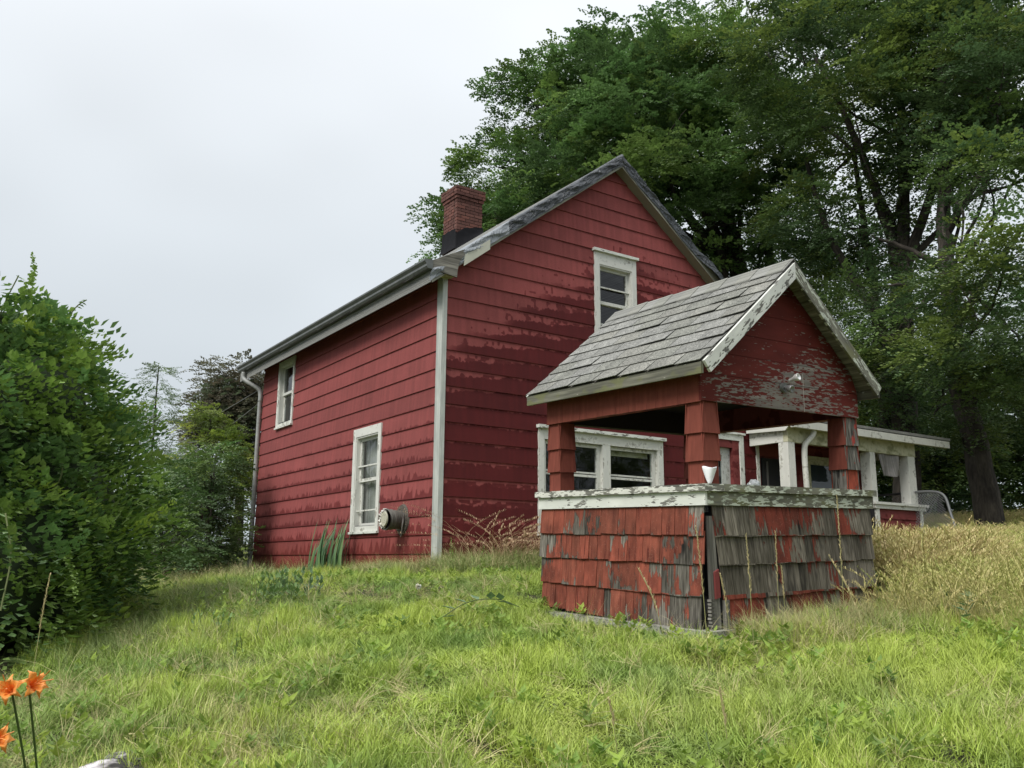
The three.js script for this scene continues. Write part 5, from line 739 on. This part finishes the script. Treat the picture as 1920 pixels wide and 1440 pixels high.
{ // single tall stalks before the booth
  const S = [[[-1.82, -.69, 6.14], [-1.99, -.14, 6.06]], [[-1.93, -.74, 6.57], [-2.0, .1, 6.57]], [[-1.5, -.68, 6.36], [-1.58, -.17, 6.35]], [[-1.46, -.68, 6.49], [-1.51, .07, 6.51]], [[-.82, -.61, 6.16], [-.86, .11, 6.2]], [[-.63, -.59, 6.06], [-.67, -.12, 6.08]], [[-.83, -.63, 6.68], [-.87, .32, 6.71]], [[-1.17, -.7, 7.1], [-1.33, -.06, 6.96]], [[-2.82, -.94, 7.52], [-2.88, -.62, 7.53]], [[-3.1, -.93, 7.14], [-3.16, -.69, 7.15]], [[-5.05, -.9, 4.2], [-5.0, -.2, 4.1]], [[4.0, -.05, 5.1], [3.3, .42, 5.0]]];
  const L = ['leftmost tall tan seed stalk before the booth, leaning left over the red shingles', 'tall tan seed stalk just left of the booth corner gap', 'short tan seed stalk just right of the booth corner gap', 'tall straight seed stalk before the left third of the grey booth front', 'tall seed stalk before the middle of the grey booth front', 'shorter seed stalk close beside the middle stalk of the booth front', 'tallest seed stalk, reaching above the counter near the right post', 'seed stalk leaning left before the right part of the booth front', 'pale seed stalk in the lawn at the bottom right of the centre', 'pale seed stalk in the lawn at the bottom centre', 'dry stalk before the vine hedge at the left edge', 'leaning dry stalk in the meadow at the far right'];
  S.forEach(([a, b], i) => { const r = rng(520 + i), t = thing('seed_stalk', L[i], 'grass stalk', [a[0], a[1] - .05, a[2]], 'tall single grass stalks'); const d = b.map((v, k) => v - a[k] + (k === 1 ? .05 : 0)); const pts = [[0, 0, 0], [d[0] * .2, d[1] * .35, d[2] * .2], [d[0] * .55, d[1] * .72, d[2] * .55], d]; part(t, 'stem', tube(smooth(pts, 14), smooth(pts, 14).map((_, k) => .0028 - .0015 * k / 14), 5), std({ color: lin(.30, .29, .12) })); const P = [], c = new THREE.CatmullRomCurve3(pts.map(p => new THREE.Vector3(...p))), n = 46; for (let k = 0; k < n; k++) { const p = c.getPoint(.52 + .48 * k / n), an = r() * 6.28, m = place(p.x, p.y, p.z, 0, an, 0, 1).multiply(M4().makeRotationX(.35 + r() * .3)); kiteInto(P, m, .028 * (1.2 - .6 * k / n), .008, .8); } part(t, 'seed_head', G(P), std({ color: lin(.50, .41, .22) })); });
}
{ // iris clump at the left wall
  const t = thing('iris_clump', 'clump of upright sword shaped iris leaves against the left house wall', 'plant', [-.32, groundY(-.32, -3.0) - .02, -3.0]); const r = rng(601), m = [lin(.085, .17, .07), lin(.065, .14, .055), lin(.12, .21, .07)].map(c => new THREE.MeshPhysicalMaterial({ color: c, roughness: .5, transmission: .15, thickness: 0, side: THREE.DoubleSide }));
  for (let i = 0; i < 46; i++) { const P = [], px = (r() - .5) * .3, pz = (r() - .5) * 1.25, h = .5 + r() * .48; blade(P, place(px, 0, pz, 0, 1.57 + (r() - .5) * .8, 0, 1).multiply(M4().makeRotationZ(-pz * .45 + (r() - .5) * .5)), h, .08, .15 + .3 * r(), 6, .4 * (r() - .5)); part(t, 'leaf', G(P), m[i % 3]); }
}
{ // orange daylilies in the left foreground
  const mo = new THREE.MeshPhysicalMaterial({ color: lin(.95, .36, .06), roughness: .5, transmission: .3, thickness: 0, side: THREE.DoubleSide }), ms = std({ color: lin(.07, .12, .03), roughness: .5 });
  const flower = (o, at, dir, seed) => { const r = rng(seed), f = part(o, 'flower', new THREE.SphereGeometry(.006, 8, 6), mo); f.position.set(...at); f.quaternion.setFromUnitVectors(new THREE.Vector3(0, 1, 0), new THREE.Vector3(...dir).normalize()); for (let k = 0; k < 6; k++) { const P = [], U = [], I = [], n = 9, w = k % 2 ? .017 : .024; for (let i = 0; i <= n; i++) { const t = i / n, rad = .005 + .034 * t ** 1.6, y = .058 * t - .045 * Math.max(0, t - .6) ** 1.5 * 3, ww = w * Math.sin(Math.PI * Math.min(1, .12 + t * .86)) ** .8 * .5; for (const s of [-1, 0, 1]) { P.push(rad + (s ? -.004 : 0), y + (s ? .005 * Math.sin(t * 14 + s + k) : 0), s * ww); U.push(t, s); } } for (let i = 0; i < n; i++) for (const j of [0, 1]) { const a = i * 3 + j; I.push(a, a + 1, a + 3, a + 1, a + 4, a + 3); } const g = G(P, U, I); g.rotateY(k * Math.PI / 3 + r() * .2); part(f, 'petal', g, mo); } for (let k = 0; k < 5; k++) part(f, 'stamen', tube(smooth([[0, .01, 0], [.006 * Math.cos(k * 1.26), .05, .006 * Math.sin(k * 1.26)], [.02 * Math.cos(k * 1.26), .08, .02 * Math.sin(k * 1.26)]], 6), .0012, 4), mo); };
  const lily = (label, base, heads, leaves, seed) => { const t = thing('daylily', label, 'flower', base, 'orange daylilies'); const r = rng(seed); for (const [h, dir] of heads) { const d = h.map((v, k) => v - base[k]); part(t, 'stem', tube(smooth([[0, 0, 0], [d[0] * .3 + .02, d[1] * .4, d[2] * .3], [d[0] * .7 + .01, d[1] * .75, d[2] * .7], d], 14), .003, 6), ms); flower(t, d, dir, seed + Math.floor(d[0] * 1000)); } for (let i = 0; i < leaves; i++) { const P = []; blade(P, place((r() - .5) * .08, -.02, (r() - .5) * .08, 0, r() * 6.28, 0, 1).multiply(M4().makeRotationX(.2 + r() * .3)), .28 + r() * .2, .017, .9 * r() + .3, 7, .3); part(t, 'leaf', G(P), ms); } };
  lily('pair of open orange daylilies side by side at the lower left edge', [-5.33, groundY(-5.33, 7.3), 7.3], [[[-5.487, -.44, 7.63], [-.35, .35, .75]], [[-5.452, -.43, 7.64], [.3, .35, .8]]], 9, 702);
  lily('single orange daylily half cut by the left frame edge, below the pair', [-5.42, groundY(-5.42, 7.55), 7.55], [[[-5.528, -.528, 7.80], [.1, .35, .7]]], 6, 712);
}
{ // rock
  const g = new THREE.IcosahedronGeometry(.185, 5), p = g.attributes.position; for (let i = 0; i < p.count; i++) { const v = new THREE.Vector3().fromBufferAttribute(p, i), k = .66 + .55 * vn3(v.x * 9 + 3, v.y * 9 + 9, v.z * 9) + .2 * vn3(v.x * 24, v.y * 24 + 5, v.z * 24); p.setXYZ(i, v.x * k * 1.25, v.y * k * .55, v.z * k); } g.computeVertexNormals();
  T.rock = tex(256, 256, (u, v) => { const n = tn(u, v, 6, 6, 5), m = tn(u, v, 24, 24, 3); return mix3([52, 50, 48], [206, 200, 202], clamp((n - .5) * 2.6 + (m - .5) * 1.4 + .45)); });
  const o = new THREE.Mesh(g, std({ map: T.rock, bumpMap: T.rock, bumpScale: .01, roughness: .95 })); o.name = 'rock'; o.position.set(-4.92, -1.0, 6.2); o.rotation.y = .5; scene.add(tag(o, 'pale grey rock half buried in grass at the bottom left', 'rock'));
}
{ const o = thing('dandelion_clock', 'round white dandelion seed head low in the lawn before the house corner', 'flower', [-1.57, groundY(-1.57, 2.43), 2.43]); part(o, 'stem', tube([[0, -.02, 0], [0, .08, 0]], .003, 5), std({ color: lin(.2, .22, .08) })); const P = [], r = rng(3); for (let i = 0; i < 120; i++) { const m = place(0, .1, 0, r() * 6.28, r() * 6.28, r() * 6.28, 1); kiteInto(P, m, .034, .014, .2); } part(o, 'seed_ball', G(P), std({ color: lin(.78, .78, .72) })); }
// broad-leaved weeds, each a plant
{
  const mk = (c) => new THREE.MeshPhysicalMaterial({ color: lin(...c), roughness: .82, transmission: .4, thickness: 0, side: THREE.DoubleSide }); const cols = [mk([.19, .31, .09]), mk([.29, .42, .08]), mk([.13, .23, .095])];
  const weed = (label, x, z, n, h, leaf, wid, k, seed) => { const r = rng(seed), t = thing('leafy_weed', label, 'weed', [x, groundY(x, z) - .02, z], 'leafy weeds in the lawn'); const S = [], P = []; for (let i = 0; i < n; i++) { const a = r() * 6.28, d = .22 * Math.sqrt(r()), lx = (r() - .5) * .14, lz = (r() - .5) * .14, hh = h * (.6 + .5 * r()), bx = Math.cos(a) * d, bz = Math.sin(a) * d; S.push(tube(smooth([[bx, 0, bz], [bx + lx * .4, hh * .5, bz + lz * .4], [bx + lx, hh, bz + lz]], 6), .003, 4)); const m = Math.round(hh / .028); for (let q = 0; q < m; q++) { const u = (q + 1) / m; leafInto(P, place(bx + lx * u, hh * u, bz + lz * u, 0, q * 2.4 + r(), 0, 1).multiply(M4().makeRotationX(.9 + .5 * r() - .5 * u)), leaf * (1.15 - .5 * u), wid * (1.15 - .5 * u)); } } part(t, 'stems', mergeGeometries(S), ms2); part(t, 'leaves', G(P), cols[k]); };
  const ms2 = std({ color: lin(.10, .14, .05) });
  const A = [[-2.9, 2.15, 16, .36, .095, .05, 0, 'large leafy weed patch between the hedge and the house corner'], [-2.5, 1.75, 11, .3, .095, .055, 2, 'darker leafy weed just behind the large weed patch'], [-3.3, 2.5, 5, .42, .06, .022, 1, 'bright upright weed at the left side of the large weed patch'], [-3.75, 3.35, 7, .22, .06, .03, 0, 'low weed by the hedge foot'], [-3.9, 4.1, 6, .16, .05, .025, 1, 'low bright weed left of the lawn middle'], [-3.5, 3.8, 4, .24, .05, .018, 1, 'narrow leaved weed in the left lawn'], [-.15, .9, 3, .42, .055, .022, 1, 'yellow green weed by the house corner grass'], [-.5, 3.4, 3, .3, .055, .022, 1, 'small upright weed left of the booth'], [1.05, 5.6, 11, .3, .09, .055, 2, 'dark leafy weed against the right end of the booth'], [1.5, 5.9, 9, .26, .085, .05, 0, 'leafy weed spreading right of the booth'], [.75, 6.35, 6, .2, .08, .05, 2, 'low dark weed at the foot of the booth front'], [-2.3, 7.35, 7, .1, .05, .014, 1, 'feathery seedling patch in the right foreground'], [-2.8, 7.2, 5, .1, .05, .014, 1, 'feathery seedling left of the foreground patch'], [-2.05, 7.7, 6, .1, .05, .014, 1, 'feathery seedling at the bottom right of the lawn'], [-3.35, 6.6, 4, .09, .05, .014, 1, 'bright star shaped seedling in the middle foreground'], [-4.2, 6.35, 4, .12, .05, .016, 1, 'bright seedling low at the bottom left of centre']];
  A.forEach((a, i) => weed(a[7], a[0], a[1], a[2], a[3], a[4], a[5], a[6], 800 + i));
  // trailing vines with big dark leaves
  const vine = (label, pts, n, seed) => { const r = rng(seed), t = thing('trailing_vine', label, 'vine', [0, 0, 0]); const P3 = pts.map(p => [p[0], groundY(p[0], p[1]) + p[2], p[1]]), c = new THREE.CatmullRomCurve3(P3.map(p => new THREE.Vector3(...p))); part(t, 'stem', tube(c.getPoints(20), .004, 5), ms2); for (let i = 0; i < n; i++) { const q = c.getPoint((i + .5) / n), L = []; leafInto(L, place(q.x, q.y, q.z, 0, r() * 6.28, 0, 1).multiply(M4().makeRotationX(1.1 + r() * .6)), .11, .075, .25); part(t, 'leaf', G(L), cols[2]); } };
  vine('vine with big dark leaves lying in the lawn left of the booth', [[-2.35, 4.2, .08], [-2.1, 4.25, .2], [-1.85, 4.3, .2], [-1.7, 4.35, .14]], 8, 901);
  vine('vine with big bluish leaves in the grass at the right edge', [[.1, 6.9, .1], [.35, 6.85, .16], [.55, 6.75, .17], [.8, 6.6, .14]], 9, 902);
}
renderer.render(scene, camera);
